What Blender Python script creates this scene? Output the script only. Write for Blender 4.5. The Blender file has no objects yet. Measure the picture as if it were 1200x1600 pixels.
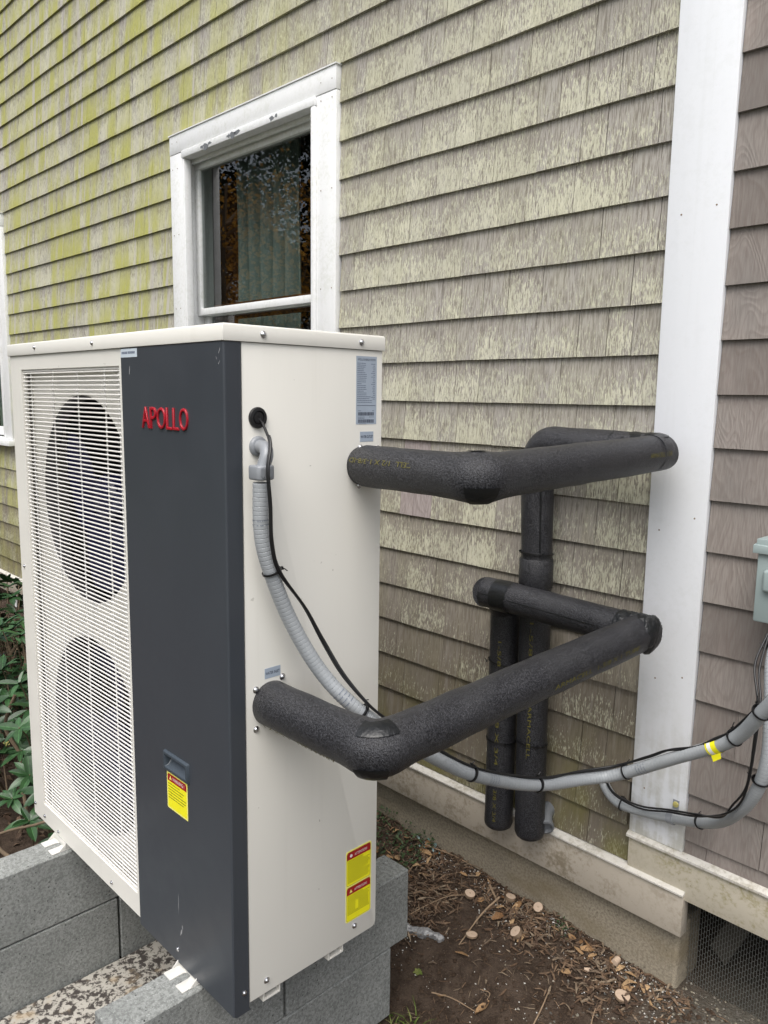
import bpy, bmesh, math, random
from mathutils import Vector, Matrix, noise as mnoise
S = bpy.context.scene
COL = S.collection
R = random.Random(7)
PI = math.pi

# ------------------------------------------------------------------ camera
cam_d = bpy.data.cameras.new('camera')
cam = bpy.data.objects.new('camera', cam_d); COL.objects.link(cam)
cam_d.sensor_fit = 'VERTICAL'; cam_d.sensor_height = 24.0; cam_d.lens = 24.0*1233.1/1600
cam_d.clip_start = 0.05; cam_d.clip_end = 500
_r = Vector((0.69560222, 0.71831239, 0.01283978)); _f = Vector((-0.70949061, 0.68965003, -0.1449342)); _u = Vector((-0.11296299, 0.09170685, 0.98935798))
CAM = Vector((2.22084767, -1.91415036, -1.00176268))
M = Matrix.Identity(4)
for i in range(3):
    M[i][0] = _r[i]; M[i][1] = _u[i]; M[i][2] = -_f[i]; M[i][3] = CAM[i]
cam.matrix_world = M
S.camera = cam

# ------------------------------------------------------------------ world, sun, exposure
W = bpy.data.worlds.new('World'); S.world = W; W.use_nodes = True
nt = W.node_tree; nt.nodes.clear()
sky = nt.nodes.new('ShaderNodeTexSky'); sky.sky_type = 'NISHITA'; sky.sun_disc = False
SUN_EL, SUN_AZ = math.radians(60), math.radians(150)      # azimuth measured from +Y towards +X
sky.sun_elevation = SUN_EL; sky.sun_rotation = SUN_AZ
sky.air_density = 1.0; sky.dust_density = 5.0; sky.ozone_density = 1.0
hs = nt.nodes.new('ShaderNodeHueSaturation'); hs.inputs['Saturation'].default_value = 0.5
bg = nt.nodes.new('ShaderNodeBackground'); bg.inputs['Strength'].default_value = 0.125
wo = nt.nodes.new('ShaderNodeOutputWorld')
nt.links.new(sky.outputs[0], hs.inputs['Color']); nt.links.new(hs.outputs[0], bg.inputs['Color']); nt.links.new(bg.outputs[0], wo.inputs[0])
sd = bpy.data.lights.new('sun', 'SUN'); sd.energy = 1.45; sd.angle = math.radians(48); sd.color = (1.0, 0.985, 0.96)
sun = bpy.data.objects.new('sun', sd); COL.objects.link(sun)
sdir = Vector((math.sin(SUN_AZ)*math.cos(SUN_EL), math.cos(SUN_AZ)*math.cos(SUN_EL), math.sin(SUN_EL)))
sun.rotation_euler = sdir.to_track_quat('Z', 'Y').to_euler()
S.view_settings.view_transform = 'Standard'; S.view_settings.look = 'None'
S.view_settings.exposure = 0.66; S.view_settings.gamma = 1.0; S.view_settings.use_curve_mapping = False
S.render.engine = 'CYCLES'
S.cycles.max_bounces = 8; S.cycles.transparent_max_bounces = 16

# ------------------------------------------------------------------ material helpers
class NT:
    def __init__(s, name, rough=0.6, metal=0.0, spec=0.5):
        s.m = bpy.data.materials.new(name); s.m.use_nodes = True
        s.t = s.m.node_tree; s.t.nodes.clear()
        s.b = s.t.nodes.new('ShaderNodeBsdfPrincipled'); s.o = s.t.nodes.new('ShaderNodeOutputMaterial')
        s.t.links.new(s.b.outputs[0], s.o.inputs[0])
        s.b.inputs['Roughness'].default_value = rough; s.b.inputs['Metallic'].default_value = metal
        s.b.inputs['Specular IOR Level'].default_value = spec
    def n(s, k, **kw):
        nd = s.t.nodes.new(k)
        for a, v in kw.items(): setattr(nd, a, v)
        return nd
    def L(s, a, b): s.t.links.new(a, b)
    def put(s, v, sock):
        if v is None: return
        if isinstance(v, bpy.types.NodeSocket): s.L(v, sock)
        else:
            if sock.type == 'RGBA' and len(v) == 3: v = (*v, 1)
            sock.default_value = v
    def math(s, op, a, b=None, c=None, clamp=False):
        nd = s.n('ShaderNodeMath', operation=op, use_clamp=clamp)
        s.put(a, nd.inputs[0]); s.put(b, nd.inputs[1]); s.put(c, nd.inputs[2]); return nd.outputs[0]
    def pos(s): return s.n('ShaderNodeNewGeometry').outputs['Position']
    def obj(s): return s.n('ShaderNodeTexCoord').outputs['Object']
    def attr(s, name): return s.n('ShaderNodeAttribute', attribute_name=name).outputs['Fac']
    def rand(s): return s.n('ShaderNodeObjectInfo').outputs['Random']
    def scale(s, vec, sc, loc=(0, 0, 0)):
        nd = s.n('ShaderNodeMapping'); s.L(vec, nd.inputs[0]); nd.inputs['Scale'].default_value = sc; nd.inputs['Location'].default_value = loc
        return nd.outputs[0]
    def noise(s, vec, sc=1.0, det=2.0, rough=0.5, dist=0.0):
        nd = s.n('ShaderNodeTexNoise'); s.L(vec, nd.inputs['Vector'])
        nd.inputs['Scale'].default_value = sc; nd.inputs['Detail'].default_value = det; nd.inputs['Roughness'].default_value = rough; nd.inputs['Distortion'].default_value = dist
        return nd.outputs['Fac']
    def ramp(s, v, a, b, lo=0.0, hi=1.0, smooth=True):
        nd = s.n('ShaderNodeMapRange', interpolation_type='SMOOTHSTEP' if smooth else 'LINEAR')
        s.put(v, nd.inputs[0]); s.put(a, nd.inputs[1]); s.put(b, nd.inputs[2]); s.put(lo, nd.inputs[3]); s.put(hi, nd.inputs[4]); return nd.outputs[0]
    def mix(s, f, a, b, mode='MIX'):
        nd = s.n('ShaderNodeMix', data_type='RGBA', blend_type=mode); s.put(f, nd.inputs[0]); s.put(a, nd.inputs[6]); s.put(b, nd.inputs[7]); return nd.outputs[2]
    def col(s, v): s.put(v, s.b.inputs['Base Color'])
    def rough(s, v): s.put(v, s.b.inputs['Roughness'])
    def bump(s, h, dist=0.001, strength=1.0):
        nd = s.n('ShaderNodeBump'); s.L(h, nd.inputs['Height']); nd.inputs['Distance'].default_value = dist; nd.inputs['Strength'].default_value = strength
        s.L(nd.outputs[0], s.b.inputs['Normal'])
    def sep(s, v):
        nd = s.n('ShaderNodeSeparateXYZ'); s.L(v, nd.inputs[0]); return nd.outputs

def simple(name, c, rough=0.5, metal=0.0, var=0.06, sc=30, bump=0.0, bsc=200, spec=0.5):
    k = NT(name, rough, metal, spec); p = k.obj()
    v = k.noise(p, sc, 3)
    k.col(k.mix(v, tuple(x*(1-var) for x in c), tuple(min(1, x*(1+var)) for x in c)))
    if bump: k.bump(k.noise(p, bsc, 2), bump)
    return k.m

MAT = {}
# weathered shingles with lichen
def shingle_old():
    k = NT('weathered_cedar', 0.9, spec=0.15); P = k.pos(); hf = k.attr('hf'); rn = k.attr('rnd')
    xyz = k.sep(P); X, Z = xyz[0], xyz[2]
    grain = k.noise(k.scale(P, (260, 260, 7)), 1, 3, 0.6)
    grain2 = k.noise(k.scale(P, (70, 70, 3)), 1, 2)
    big = k.noise(k.scale(P, (2.2, 2.2, 1.6)), 1, 3)
    med = k.noise(k.scale(P, (9, 9, 5)), 1, 3)
    wood = k.mix(k.ramp(Z, -2.2, -0.9), (0.175, 0.148, 0.11), (0.40, 0.38, 0.345))  # browner and darker low on the wall, partly shade painted into the wood
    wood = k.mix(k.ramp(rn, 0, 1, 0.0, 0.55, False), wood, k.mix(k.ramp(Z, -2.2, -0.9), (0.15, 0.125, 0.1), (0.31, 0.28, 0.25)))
    wood = k.mix(k.ramp(grain, 0.32, 0.62, 0.55, 0.0), wood, (0.10, 0.08, 0.06))
    wood = k.mix(k.ramp(grain2, 0.5, 0.75, 0, 0.25), wood, (0.40, 0.37, 0.34))
    # crusty pale lichen, in short vertical dabs, thicker towards the butt
    dab = k.noise(k.scale(P, (330, 330, 62)), 1, 2.0, 0.6, 0.15)
    dab2 = k.noise(k.scale(P, (85, 85, 30), (3, 0, 1)), 1, 2, 0.5)
    dens = k.math('ADD', k.ramp(hf, 1.0, 0.25, -0.115, 0.015), k.ramp(med, 0.25, 0.75, -0.05, 0.05, False))
    dens = k.math('ADD', dens, k.ramp(big, 0.3, 0.7, -0.03, 0.035, False))
    dens = k.math('ADD', dens, k.ramp(rn, 0, 1, -0.065, 0.055, False))
    dens = k.math('ADD', dens, k.ramp(Z, -2.25, -1.1, -0.10, 0.02))
    dens = k.math('ADD', dens, k.ramp(X, 0.9, -1.2, 0.0, 0.05))
    v = k.math('ADD', k.math('ADD', k.math('MULTIPLY', dab, 0.72), k.math('MULTIPLY', dab2, 0.28)), dens)
    lich = k.ramp(v, 0.46, 0.575, 0, 0.74)
    lc = k.mix(k.noise(k.scale(P, (60, 60, 30)), 1, 2), (0.48, 0.48, 0.36), (0.74, 0.73, 0.57))
    c = k.mix(lich, wood, lc)
    rn2 = k.math('FRACT', k.math('MULTIPLY', rn, 7.31)); c = k.mix(k.ramp(rn2, 0, 1, 0.0, 0.24, False), c, (0.23, 0.215, 0.19))
    c = k.mix(k.ramp(grain, 0.30, 0.52, 0.42, 0.0), c, (0.17, 0.15, 0.12))
    # yellow-green algae film, strong to the left
    film = k.noise(k.scale(P, (11, 11, 1.8), (4, 2, 9)), 1, 3, 0.55)
    g = k.math('MULTIPLY', k.ramp(X, 0.5, -1.5, 0.08, 1.0), k.ramp(film, 0.36, 0.62, 0.0, 1.0))
    g = k.math('MULTIPLY', g, k.ramp(Z, -2.2, -1.2, 0.35, 1.0))
    g = k.math('MULTIPLY', g, k.ramp(grain, 0.3, 0.6, 0.55, 1.0)); g = k.math('MULTIPLY', g, k.ramp(k.math('ADD', hf, k.math('MULTIPLY', rn, 0.9)), 1.5, 0.5, 0.45, 1.0))
    c = k.mix(g, c, (0.42, 0.42, 0.115))
    # grey washed run and drip streaks
    wash = k.noise(k.scale(P, (24, 24, 0.7), (1, 5, 2)), 1, 2)
    wz = k.math('MULTIPLY', k.ramp(wash, 0.58, 0.70), k.ramp(X, 0.2, -0.8, 0.0, 0.75))
    c = k.mix(wz, c, (0.47, 0.445, 0.42))
    # green algae at the damp foot
    ft = k.math('MULTIPLY', k.ramp(Z, -1.75, -2.25), k.ramp(med, 0.35, 0.7))
    c = k.mix(k.math('MULTIPLY', ft, 0.65), c, (0.15, 0.14, 0.035))
    k.col(c)
    h = k.math('ADD', k.math('MULTIPLY', grain, 0.6), k.math('MULTIPLY', lich, 0.5)); k.bump(h, 0.0016)
    return k.m
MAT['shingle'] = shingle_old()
def shingle_new(name, a, b):
    k = NT(name, 0.85, spec=0.2); P = k.pos(); rn = k.attr('rnd')
    off = k.n('ShaderNodeCombineXYZ'); k.L(k.math('MULTIPLY', rn, 9.0), off.inputs[0]); k.L(k.math('MULTIPLY', rn, 5.0), off.inputs[2])
    add = k.n('ShaderNodeVectorMath', operation='ADD'); k.L(P, add.inputs[0]); k.L(off.outputs[0], add.inputs[1]); Q = add.outputs[0]
    w = k.noise(k.scale(Q, (7, 7, 2.2)), 1, 2, 0.5, 0.6)
    rings = k.math('SINE', k.math('MULTIPLY', w, 170.0))
    grain = k.noise(k.scale(Q, (300, 300, 9)), 1, 2)
    c = k.mix(rn, a, b)
    c = k.mix(k.ramp(rings, 0.45, 0.98, 0, 0.22), c, (0.14, 0.105, 0.09))
    c = k.mix(k.ramp(grain, 0.35, 0.65, 0.3, 0), c, (0.13, 0.1, 0.09))
    c = k.mix(k.ramp(k.noise(P, 6, 3), 0.45, 0.75, 0, 0.35), c, (0.19, 0.18, 0.17))
    c = k.mix(k.ramp(k.noise(k.scale(P, (14, 14, 3)), 1, 3), 0.55, 0.8, 0, 0.25), c, (0.42, 0.36, 0.33))
    k.col(c); k.bump(k.math('ADD', grain, k.math('MULTIPLY', rings, 0.25)), 0.0008); return k.m
MAT['shingle_new'] = shingle_new('newer_cedar', (0.195, 0.173, 0.156), (0.29, 0.260, 0.236))
MAT['shingle_patch'] = shingle_new('patched_cedar', (0.36, 0.315, 0.305), (0.40, 0.35, 0.33))
def painted(name, base, dirt, amt, film=0.0):   # film: grime that sits low on the board
    k = NT(name, 0.45); P = k.pos()
    c = k.mix(k.noise(k.scale(P, (40, 40, 5)), 1, 3), tuple(x*0.96 for x in base), base)
    n1 = k.noise(P, 14, 5, 0.62); n2 = k.noise(P, 70, 4, 0.7); n3 = k.noise(P, 3.5, 3)
    m = k.math('MULTIPLY', k.ramp(k.math('ADD', k.math('MULTIPLY', n1, 0.45), k.math('MULTIPLY', n2, 0.55)), 0.46, 0.64), amt)
    m = k.math('MULTIPLY', m, k.ramp(n3, 0.3, 0.6, 0.35, 1.0))
    c = k.mix(m, c, dirt)
    if film:
        lowz = k.math('MULTIPLY', k.ramp(k.sep(P)[2], -1.7, -2.25), k.ramp(k.math('ADD', n1, k.math('MULTIPLY', k.noise(k.scale(P, (50, 50, 2.5)), 1, 3), 0.8)), 0.75, 1.05))
        c = k.mix(k.math('MULTIPLY', lowz, film), c, (0.36, 0.34, 0.24))
        c = k.mix(k.math('MULTIPLY', k.ramp(k.noise(k.scale(P, (70, 70, 1.5)), 1, 3), 0.55, 0.8), 0.07), c, (0.45, 0.46, 0.42))
    spots = k.ramp(k.noise(P, 160, 2), 0.72, 0.78, 0, amt)
    c = k.mix(spots, c, tuple(x*0.4 for x in dirt))
    k.col(c); k.rough(k.ramp(n1, 0.3, 0.7, 0.38, 0.6)); k.bump(k.noise(k.scale(P, (60, 60, 12)), 1, 3), 0.0005); return k.m
MAT['white'] = painted('white_trim_paint', (0.84, 0.86, 0.89), (0.50, 0.52, 0.47), 0.10, 0.6)
MAT['white_win'] = painted('window_trim_paint', (0.80, 0.81, 0.81), (0.46, 0.48, 0.38), 0.30)
MAT['skirt'] = painted('stained_skirt_paint', (0.43, 0.385, 0.32), (0.20, 0.165, 0.11), 0.85)
MAT['skirt2'] = painted('stained_skirt_paint_pale', (0.54, 0.495, 0.40), (0.30, 0.26, 0.13), 0.8)
MAT['cap'] = painted('drip_cap_paint', (0.62, 0.60, 0.55), (0.30, 0.27, 0.2), 0.7)
def concrete(name, a, b, pore=0.5, stain=None, sc=1.0):
    k = NT(name, 0.92, spec=0.2); P = k.pos()
    n1 = k.noise(P, 9*sc, 5, 0.6); n2 = k.noise(P, 130*sc, 3, 0.7); n3 = k.noise(P, 420*sc, 2)
    c = k.mix(n1, a, b)
    c = k.mix(k.ramp(n2, 0.38, 0.60, 0.48, 0), c, tuple(x*0.45 for x in a))
    c = k.mix(k.ramp(n3, 0.62, 0.72, 0, 0.45), c, tuple(min(1, x*1.9) for x in b))
    vo = k.n('ShaderNodeTexVoronoi'); k.L(P, vo.inputs['Vector']); vo.inputs['Scale'].default_value = 95*sc
    pr = k.ramp(vo.outputs['Distance'], 0.10, 0.22, 1, 0); pr = k.math('MULTIPLY', pr, k.ramp(k.noise(P, 60*sc, 1), 0.5, 0.6))
    c = k.mix(k.math('MULTIPLY', pr, pore), c, tuple(x*0.25 for x in a))
    if stain:
        c = k.mix(k.ramp(k.noise(k.scale(P, (3, 3, 7), (2, 1, 1)), 1, 4), 0.5, 0.72, 0, 0.7), c, stain)
    k.col(c); k.bump(k.math('SUBTRACT', k.math('ADD', k.math('MULTIPLY', n2, 0.6), k.math('MULTIPLY', n3, 0.3)), pr), 0.002); return k.m
MAT['block'] = concrete('block_concrete', (0.17, 0.18, 0.172), (0.38, 0.392, 0.376), 0.9)
MAT['foundation'] = concrete('foundation_concrete', (0.23, 0.20, 0.15), (0.34, 0.30, 0.23), 0.3, (0.17, 0.135, 0.08))
def slab():
    k = NT('mottled_slab', 0.7); P = k.pos()
    n = k.noise(k.scale(P, (1, 1, 1)), 52, 5, 0.72, 0.4); n2 = k.noise(P, 9, 4)
    c = k.mix(n2, (0.34, 0.32, 0.28), (0.50, 0.48, 0.43))
    c = k.mix(k.ramp(k.math('ADD', k.math('MULTIPLY', n, 0.8), k.math('MULTIPLY', n2, 0.2)), 0.475, 0.535), c, (0.05, 0.042, 0.038))
    c = k.mix(k.ramp(k.noise(P, 16, 3), 0.6, 0.75, 0, 0.6), c, (0.40, 0.31, 0.2))
    k.col(c); k.bump(n, 0.002); return k.m
MAT['slab'] = slab()
def cream():
    k = NT('cream_powder_coat', 0.42); P = k.pos()
    st = k.noise(k.scale(P, (26, 26, 1.3)), 1, 4, 0.6); sm = k.noise(P, 3.0, 3)
    c = k.mix(sm, (0.715, 0.700, 0.645), (0.740, 0.728, 0.675))
    c = k.mix(k.math('MULTIPLY', k.ramp(st, 0.52, 0.75, 0, 0.16), k.ramp(sm, 0.35, 0.65)), c, (0.50, 0.48, 0.42))
    c = k.mix(k.ramp(k.noise(P, 55, 2), 0.765, 0.785, 0, 0.5), c, (0.36, 0.34, 0.30))
    k.col(c); k.rough(k.ramp(k.noise(P, 9, 4), 0.3, 0.7, 0.34, 0.50)); k.bump(k.math('ADD', k.math('MULTIPLY', k.noise(P, 900, 2), 0.02), k.noise(P, 3.2, 1)), 0.003); return k.m
MAT['cream'] = cream()
MAT['cream_wire'] = simple('cream_wire_coat', (0.80, 0.785, 0.75), 0.35, 0, 0.02, 8)
def grey_panel():
    k = NT('charcoal_powder_coat', 0.33); P = k.pos()
    c = k.mix(k.noise(P, 5, 3), (0.042, 0.048, 0.058), (0.048, 0.055, 0.065))
    k.col(c); k.rough(k.ramp(k.noise(P, 12, 4), 0.3, 0.7, 0.30, 0.40)); k.bump(k.noise(P, 700, 2), 0.00005); return k.m
MAT['grey'] = grey_panel()
MAT['handle'] = simple('dark_handle_plastic', (0.045, 0.058, 0.072), 0.3)
MAT['red'] = simple('red_letters', (0.36, 0.010, 0.022), 0.28)
MAT['redprint'] = simple('red_print', (0.33, 0.010, 0.012), 0.45)
MAT['yellow'] = simple('yellow_label', (0.86, 0.80, 0.015), 0.4)
MAT['yellow_rim'] = simple('yellow_label_rim', (0.86, 0.80, 0.22), 0.4)
MAT['ink_green'] = simple('olive_print', (0.15, 0.145, 0.008), 0.6)
MAT['bluelabel'] = simple('silver_blue_label', (0.36, 0.42, 0.50), 0.35)
MAT['palelabel'] = simple('pale_label', (0.55, 0.62, 0.68), 0.35)
MAT['scuff'] = simple('bare_scuff', (0.30, 0.30, 0.31), 0.5)
MAT['scuff_dark'] = simple('dark_scuff', (0.30, 0.28, 0.25), 0.5)
MAT['ink'] = simple('dark_print', (0.02, 0.025, 0.045), 0.6)
MAT['ink_soft'] = simple('soft_print', (0.13, 0.155, 0.21), 0.6)
MAT['white_ink'] = simple('white_print', (0.8, 0.75, 0.75), 0.6)
MAT['paper'] = simple('white_paper', (0.8, 0.8, 0.8), 0.5)
MAT['steel'] = simple('screw_steel', (0.62, 0.62, 0.64), 0.22, 1.0)
MAT['zinc'] = simple('bracket_enamel', (0.62, 0.61, 0.57), 0.35, 0, 0.12, 60)
def foam():
    k = NT('foam_insulation', 0.55, spec=0.45); P = k.pos()
    n = k.noise(P, 330, 3, 0.72); n2 = k.noise(P, 12, 3)
    c = k.mix(k.ramp(n, 0.42, 0.62), (0.005, 0.005, 0.007), (0.046, 0.047, 0.053))
    c = k.mix(k.ramp(n2, 0.4, 0.8, 0, 0.3), c, (0.05, 0.05, 0.052))
    k.col(c); k.rough(k.ramp(n, 0.35, 0.7, 0.32, 0.52)); k.bump(k.math('ADD', n, k.math('MULTIPLY', k.noise(P, 45, 3), 0.35)), 0.0019); return k.m
MAT['foam'] = foam()
MAT['tape'] = simple('black_tape', (0.006, 0.007, 0.008), 0.36, 0, 0.1, 40, 0.0010, 130)
MAT['tape_dull'] = simple('crumpled_black_tape', (0.010, 0.011, 0.012), 0.42, 0, 0.2, 40, 0.003, 110)
MAT['tie'] = simple('black_nylon', (0.008, 0.008, 0.009), 0.35)
MAT['cable'] = simple('black_cable', (0.010, 0.010, 0.011), 0.38)
MAT['pipe_ink'] = simple('olive_pipe_print', (0.115, 0.102, 0.020), 0.7)
def conduit():
    k = NT('grey_conduit_pvc', 0.38); s = k.attr('arc'); P = k.pos()
    c = k.mix(k.noise(P, 25, 3), (0.30, 0.32, 0.335), (0.36, 0.38, 0.395))
    ring = k.math('ABSOLUTE', k.math('SINE', k.math('MULTIPLY', s, PI/0.0085)))
    c = k.mix(k.ramp(ring, 0.0, 0.22, 0.4, 0), c, (0.17, 0.19, 0.21))
    k.col(c); k.bump(k.ramp(ring, 0, 0.35), 0.0006); return k.m
MAT['conduit'] = conduit()
MAT['fitting'] = simple('grey_fitting', (0.25, 0.265, 0.285), 0.35)
MAT['fitting_dark'] = simple('dark_grey_fitting', (0.16, 0.17, 0.18), 0.5)
MAT['box'] = simple('grey_green_enamel', (0.30, 0.365, 0.36), 0.32, 0, 0.03, 10)
MAT['rubber'] = simple('black_rubber', (0.012, 0.012, 0.013), 0.45)
MAT['fan'] = simple('fan_blade_plastic', (0.011, 0.012, 0.060), 0.3)
MAT['shroud_inner'] = simple('shroud_ring_shade', (0.055, 0.053, 0.058), 0.4)  # shade inside the cream shroud, painted as a dark ring colour
MAT['fan_dark'] = simple('fan_dark', (0.01, 0.01, 0.014), 0.5)
MAT['coil'] = simple('coil_fins', (0.035, 0.033, 0.04), 0.5)
MAT['mesh'] = simple('galvanised_mesh', (0.25, 0.255, 0.24), 0.45, 0.7)
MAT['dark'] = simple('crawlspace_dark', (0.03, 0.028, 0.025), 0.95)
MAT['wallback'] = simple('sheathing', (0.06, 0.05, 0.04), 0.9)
MAT['plank'] = simple('old_plank', (0.07, 0.064, 0.052), 0.8, 0, 0.3, 20)
def curtain():
    k = NT('curtain_fabric', 0.9); P = k.pos()
    k.col(k.mix(k.noise(k.scale(P, (60, 60, 1)), 1, 2), (0.42, 0.50, 0.46), (0.56, 0.62, 0.57))); return k.m
MAT['curtain'] = curtain()
MAT['brownwood'] = simple('brown_wood', (0.26, 0.10, 0.035), 0.6, 0, 0.35, 15)
MAT['darkframe'] = simple('dark_sash', (0.05, 0.035, 0.035), 0.6)
def glass():
    k = NT('window_glass'); k.t.nodes.remove(k.b)
    tr = k.n('ShaderNodeBsdfTransparent'); tr.inputs[0].default_value = (0.66, 0.69, 0.68, 1)
    gl = k.n('ShaderNodeBsdfGlossy'); gl.inputs['Roughness'].default_value = 0.0
    fr0 = k.n('ShaderNodeFresnel'); fr0.inputs[0].default_value = 2.2; ge = k.n('ShaderNodeNewGeometry'); frv = k.math('MULTIPLY', fr0.outputs[0], k.math('SUBTRACT', 1.0, ge.outputs['Backfacing']))
    mx = k.n('ShaderNodeMixShader'); k.L(frv, mx.inputs[0]); k.L(tr.outputs[0], mx.inputs[1]); k.L(gl.outputs[0], mx.inputs[2]); k.L(mx.outputs[0], k.o.inputs[0])
    return k.m
MAT['glass'] = glass()
def ground_mat():
    k = NT('damp_soil', 0.95, spec=0.15); P = k.pos(); xyz = k.sep(P)
    n = k.noise(P, 22, 5, 0.65); f = k.noise(P, 190, 3, 0.7); g = k.noise(P, 420, 2)
    c = k.mix(k.ramp(n, 0.3, 0.7), (0.036, 0.025, 0.018), (0.082, 0.060, 0.045))
    c = k.mix(k.ramp(f, 0.52, 0.72, 0, 0.5), c, (0.14, 0.10, 0.07))
    c = k.mix(k.ramp(g, 0.70, 0.76, 0, 0.8), c, (0.35, 0.30, 0.24))
    gv = k.math('MULTIPLY', k.ramp(xyz[0], 1.25, 1.6), k.ramp(f, 0.3, 0.6, 0.2, 0.8))
    c = k.mix(gv, c, (0.13, 0.125, 0.105))
    far = k.ramp(xyz[1], -3.5, -6.0)
    c = k.mix(far, c, (0.05, 0.065, 0.025))
    k.col(c); k.bump(k.math('ADD', n, k.math('MULTIPLY', f, 0.6)), 0.010); return k.m
MAT['ground'] = ground_mat()
def litter(name, cols, rough=0.85):
    k = NT(name, rough, spec=0.2); r = k.attr('rnd'); P = k.pos()
    cr = k.n('ShaderNodeValToRGB'); k.L(r, cr.inputs[0]); e = cr.color_ramp.elements
    while len(e) < len(cols): e.new(0.5)
    for i, c in enumerate(cols): e[i].position = i/(len(cols)-1); e[i].color = (*c, 1)
    k.col(k.mix(k.ramp(k.noise(P, 220, 2), 0.3, 0.7, 0.4, 0), cr.outputs[0], (0.04, 0.025, 0.015))); return k.m
MAT['bark'] = litter('shredded_bark', [(0.065, 0.042, 0.030), (0.13, 0.082, 0.052), (0.25, 0.17, 0.11), (0.09, 0.062, 0.046), (0.32, 0.25, 0.175)])
MAT['perlite'] = litter('perlite', [(0.75, 0.74, 0.70), (0.55, 0.53, 0.48)])
MAT['pebble'] = litter('pebbles', [(0.10, 0.095, 0.085), (0.22, 0.20, 0.17), (0.30, 0.27, 0.2), (0.09, 0.10, 0.10), (0.42, 0.38, 0.31)])
MAT['clod'] = litter('soil_clods', [(0.035, 0.022, 0.014), (0.075, 0.052, 0.036), (0.05, 0.032, 0.02)])
MAT['cover'] = litter('ground_cover', [(0.025, 0.05, 0.018), (0.05, 0.095, 0.035), (0.085, 0.12, 0.06), (0.04, 0.075, 0.05)])
MAT['dryleaf'] = litter('dry_leaf', [(0.20, 0.10, 0.045), (0.36, 0.22, 0.11), (0.50, 0.34, 0.19)])
MAT['sliceface'] = simple('cut_wood', (0.50, 0.38, 0.28), 0.8, 0, 0.15, 120)
MAT['slicebark'] = simple('twig_bark', (0.20, 0.14, 0.09), 0.9, 0, 0.3, 90)
MAT['twig'] = simple('dry_twig', (0.27, 0.19, 0.12), 0.85, 0, 0.3, 60)
MAT['grass'] = litter('grass_blade', [(0.06, 0.11, 0.02), (0.12, 0.18, 0.035), (0.24, 0.25, 0.09)], 0.5)
MAT['foil'] = simple('crumpled_foil', (0.30, 0.30, 0.30), 0.5, 0.25, 0.9, 120, 0.006, 90)
MAT['teal'] = litter('teal_scrap', [(0.12, 0.22, 0.22), (0.30, 0.40, 0.40)])
def leafmat(name, a, b, rough=0.38):
    k = NT(name, rough); r = k.rand(); P = k.obj()
    c = k.mix(r, a, b); y = k.sep(P)
    rib = k.ramp(k.math('ABSOLUTE', y[1]), 0.0, 0.0016, 0.5, 0)
    c = k.mix(rib, c, tuple(min(1, x*2.4) for x in b))
    c = k.mix(k.ramp(k.noise(P, 60, 2), 0.4, 0.7, 0, 0.3), c, tuple(x*0.5 for x in a))
    k.col(c); k.bump(k.noise(P, 140, 2), 0.0004)
    k.b.inputs['Subsurface Weight'].default_value = 0.0
    return k.m
MAT['leaf'] = leafmat('evergreen_leaf', (0.018, 0.052, 0.016), (0.042, 0.108, 0.036))
MAT['leaf_dark'] = leafmat('conifer_leaf', (0.012, 0.022, 0.010), (0.022, 0.035, 0.014), 0.7)
def autumn():
    k = NT('autumn_leaf', 0.6); tr = k.n('ShaderNodeBsdfTranslucent'); mx = k.n('ShaderNodeMixShader'); mx.inputs[0].default_value = 0.5
    c = k.mix(k.noise(k.pos(), 2.5, 2), (0.46, 0.20, 0.035), (0.55, 0.33, 0.07)); k.col(c); k.L(c, tr.inputs[0])
    k.L(k.b.outputs[0], mx.inputs[1]); k.L(tr.outputs[0], mx.inputs[2]); k.L(mx.outputs[0], k.o.inputs[0]); return k.m
MAT['leaf_orange'] = autumn()
MAT['bud'] = simple('flower_bud', (0.40, 0.36, 0.12), 0.6)
MAT['stem'] = simple('shrub_stem', (0.15, 0.11, 0.07), 0.85, 0, 0.3, 40)

# ------------------------------------------------------------------ object helpers
def tag(o, label=None, cat=None, group=None, kind=None):
    if label: o['label'] = label
    if cat: o['category'] = cat
    if group: o['group'] = group
    if kind: o['kind'] = kind
    return o
def empty(name, loc, label=None, cat=None, group=None):
    o = bpy.data.objects.new(name, None); COL.objects.link(o); o.location = loc; o.empty_display_size = 0.05
    return tag(o, label, cat, group)
def link(name, me, mat, parent=None, loc=None):
    o = bpy.data.objects.new(name, me); COL.objects.link(o)
    if mat and not me.materials: me.materials.append(MAT[mat] if isinstance(mat, str) else mat)
    if loc is not None: o.location = loc
    if parent:
        o.parent = parent
        o.matrix_parent_inverse = Matrix.Translation(-wpos(parent))
    return o
def wpos(o):
    p = Vector(o.location)
    return p + (o.parent and (wpos(o.parent) + o.matrix_parent_inverse.translation) or Vector((0, 0, 0)))

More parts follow.
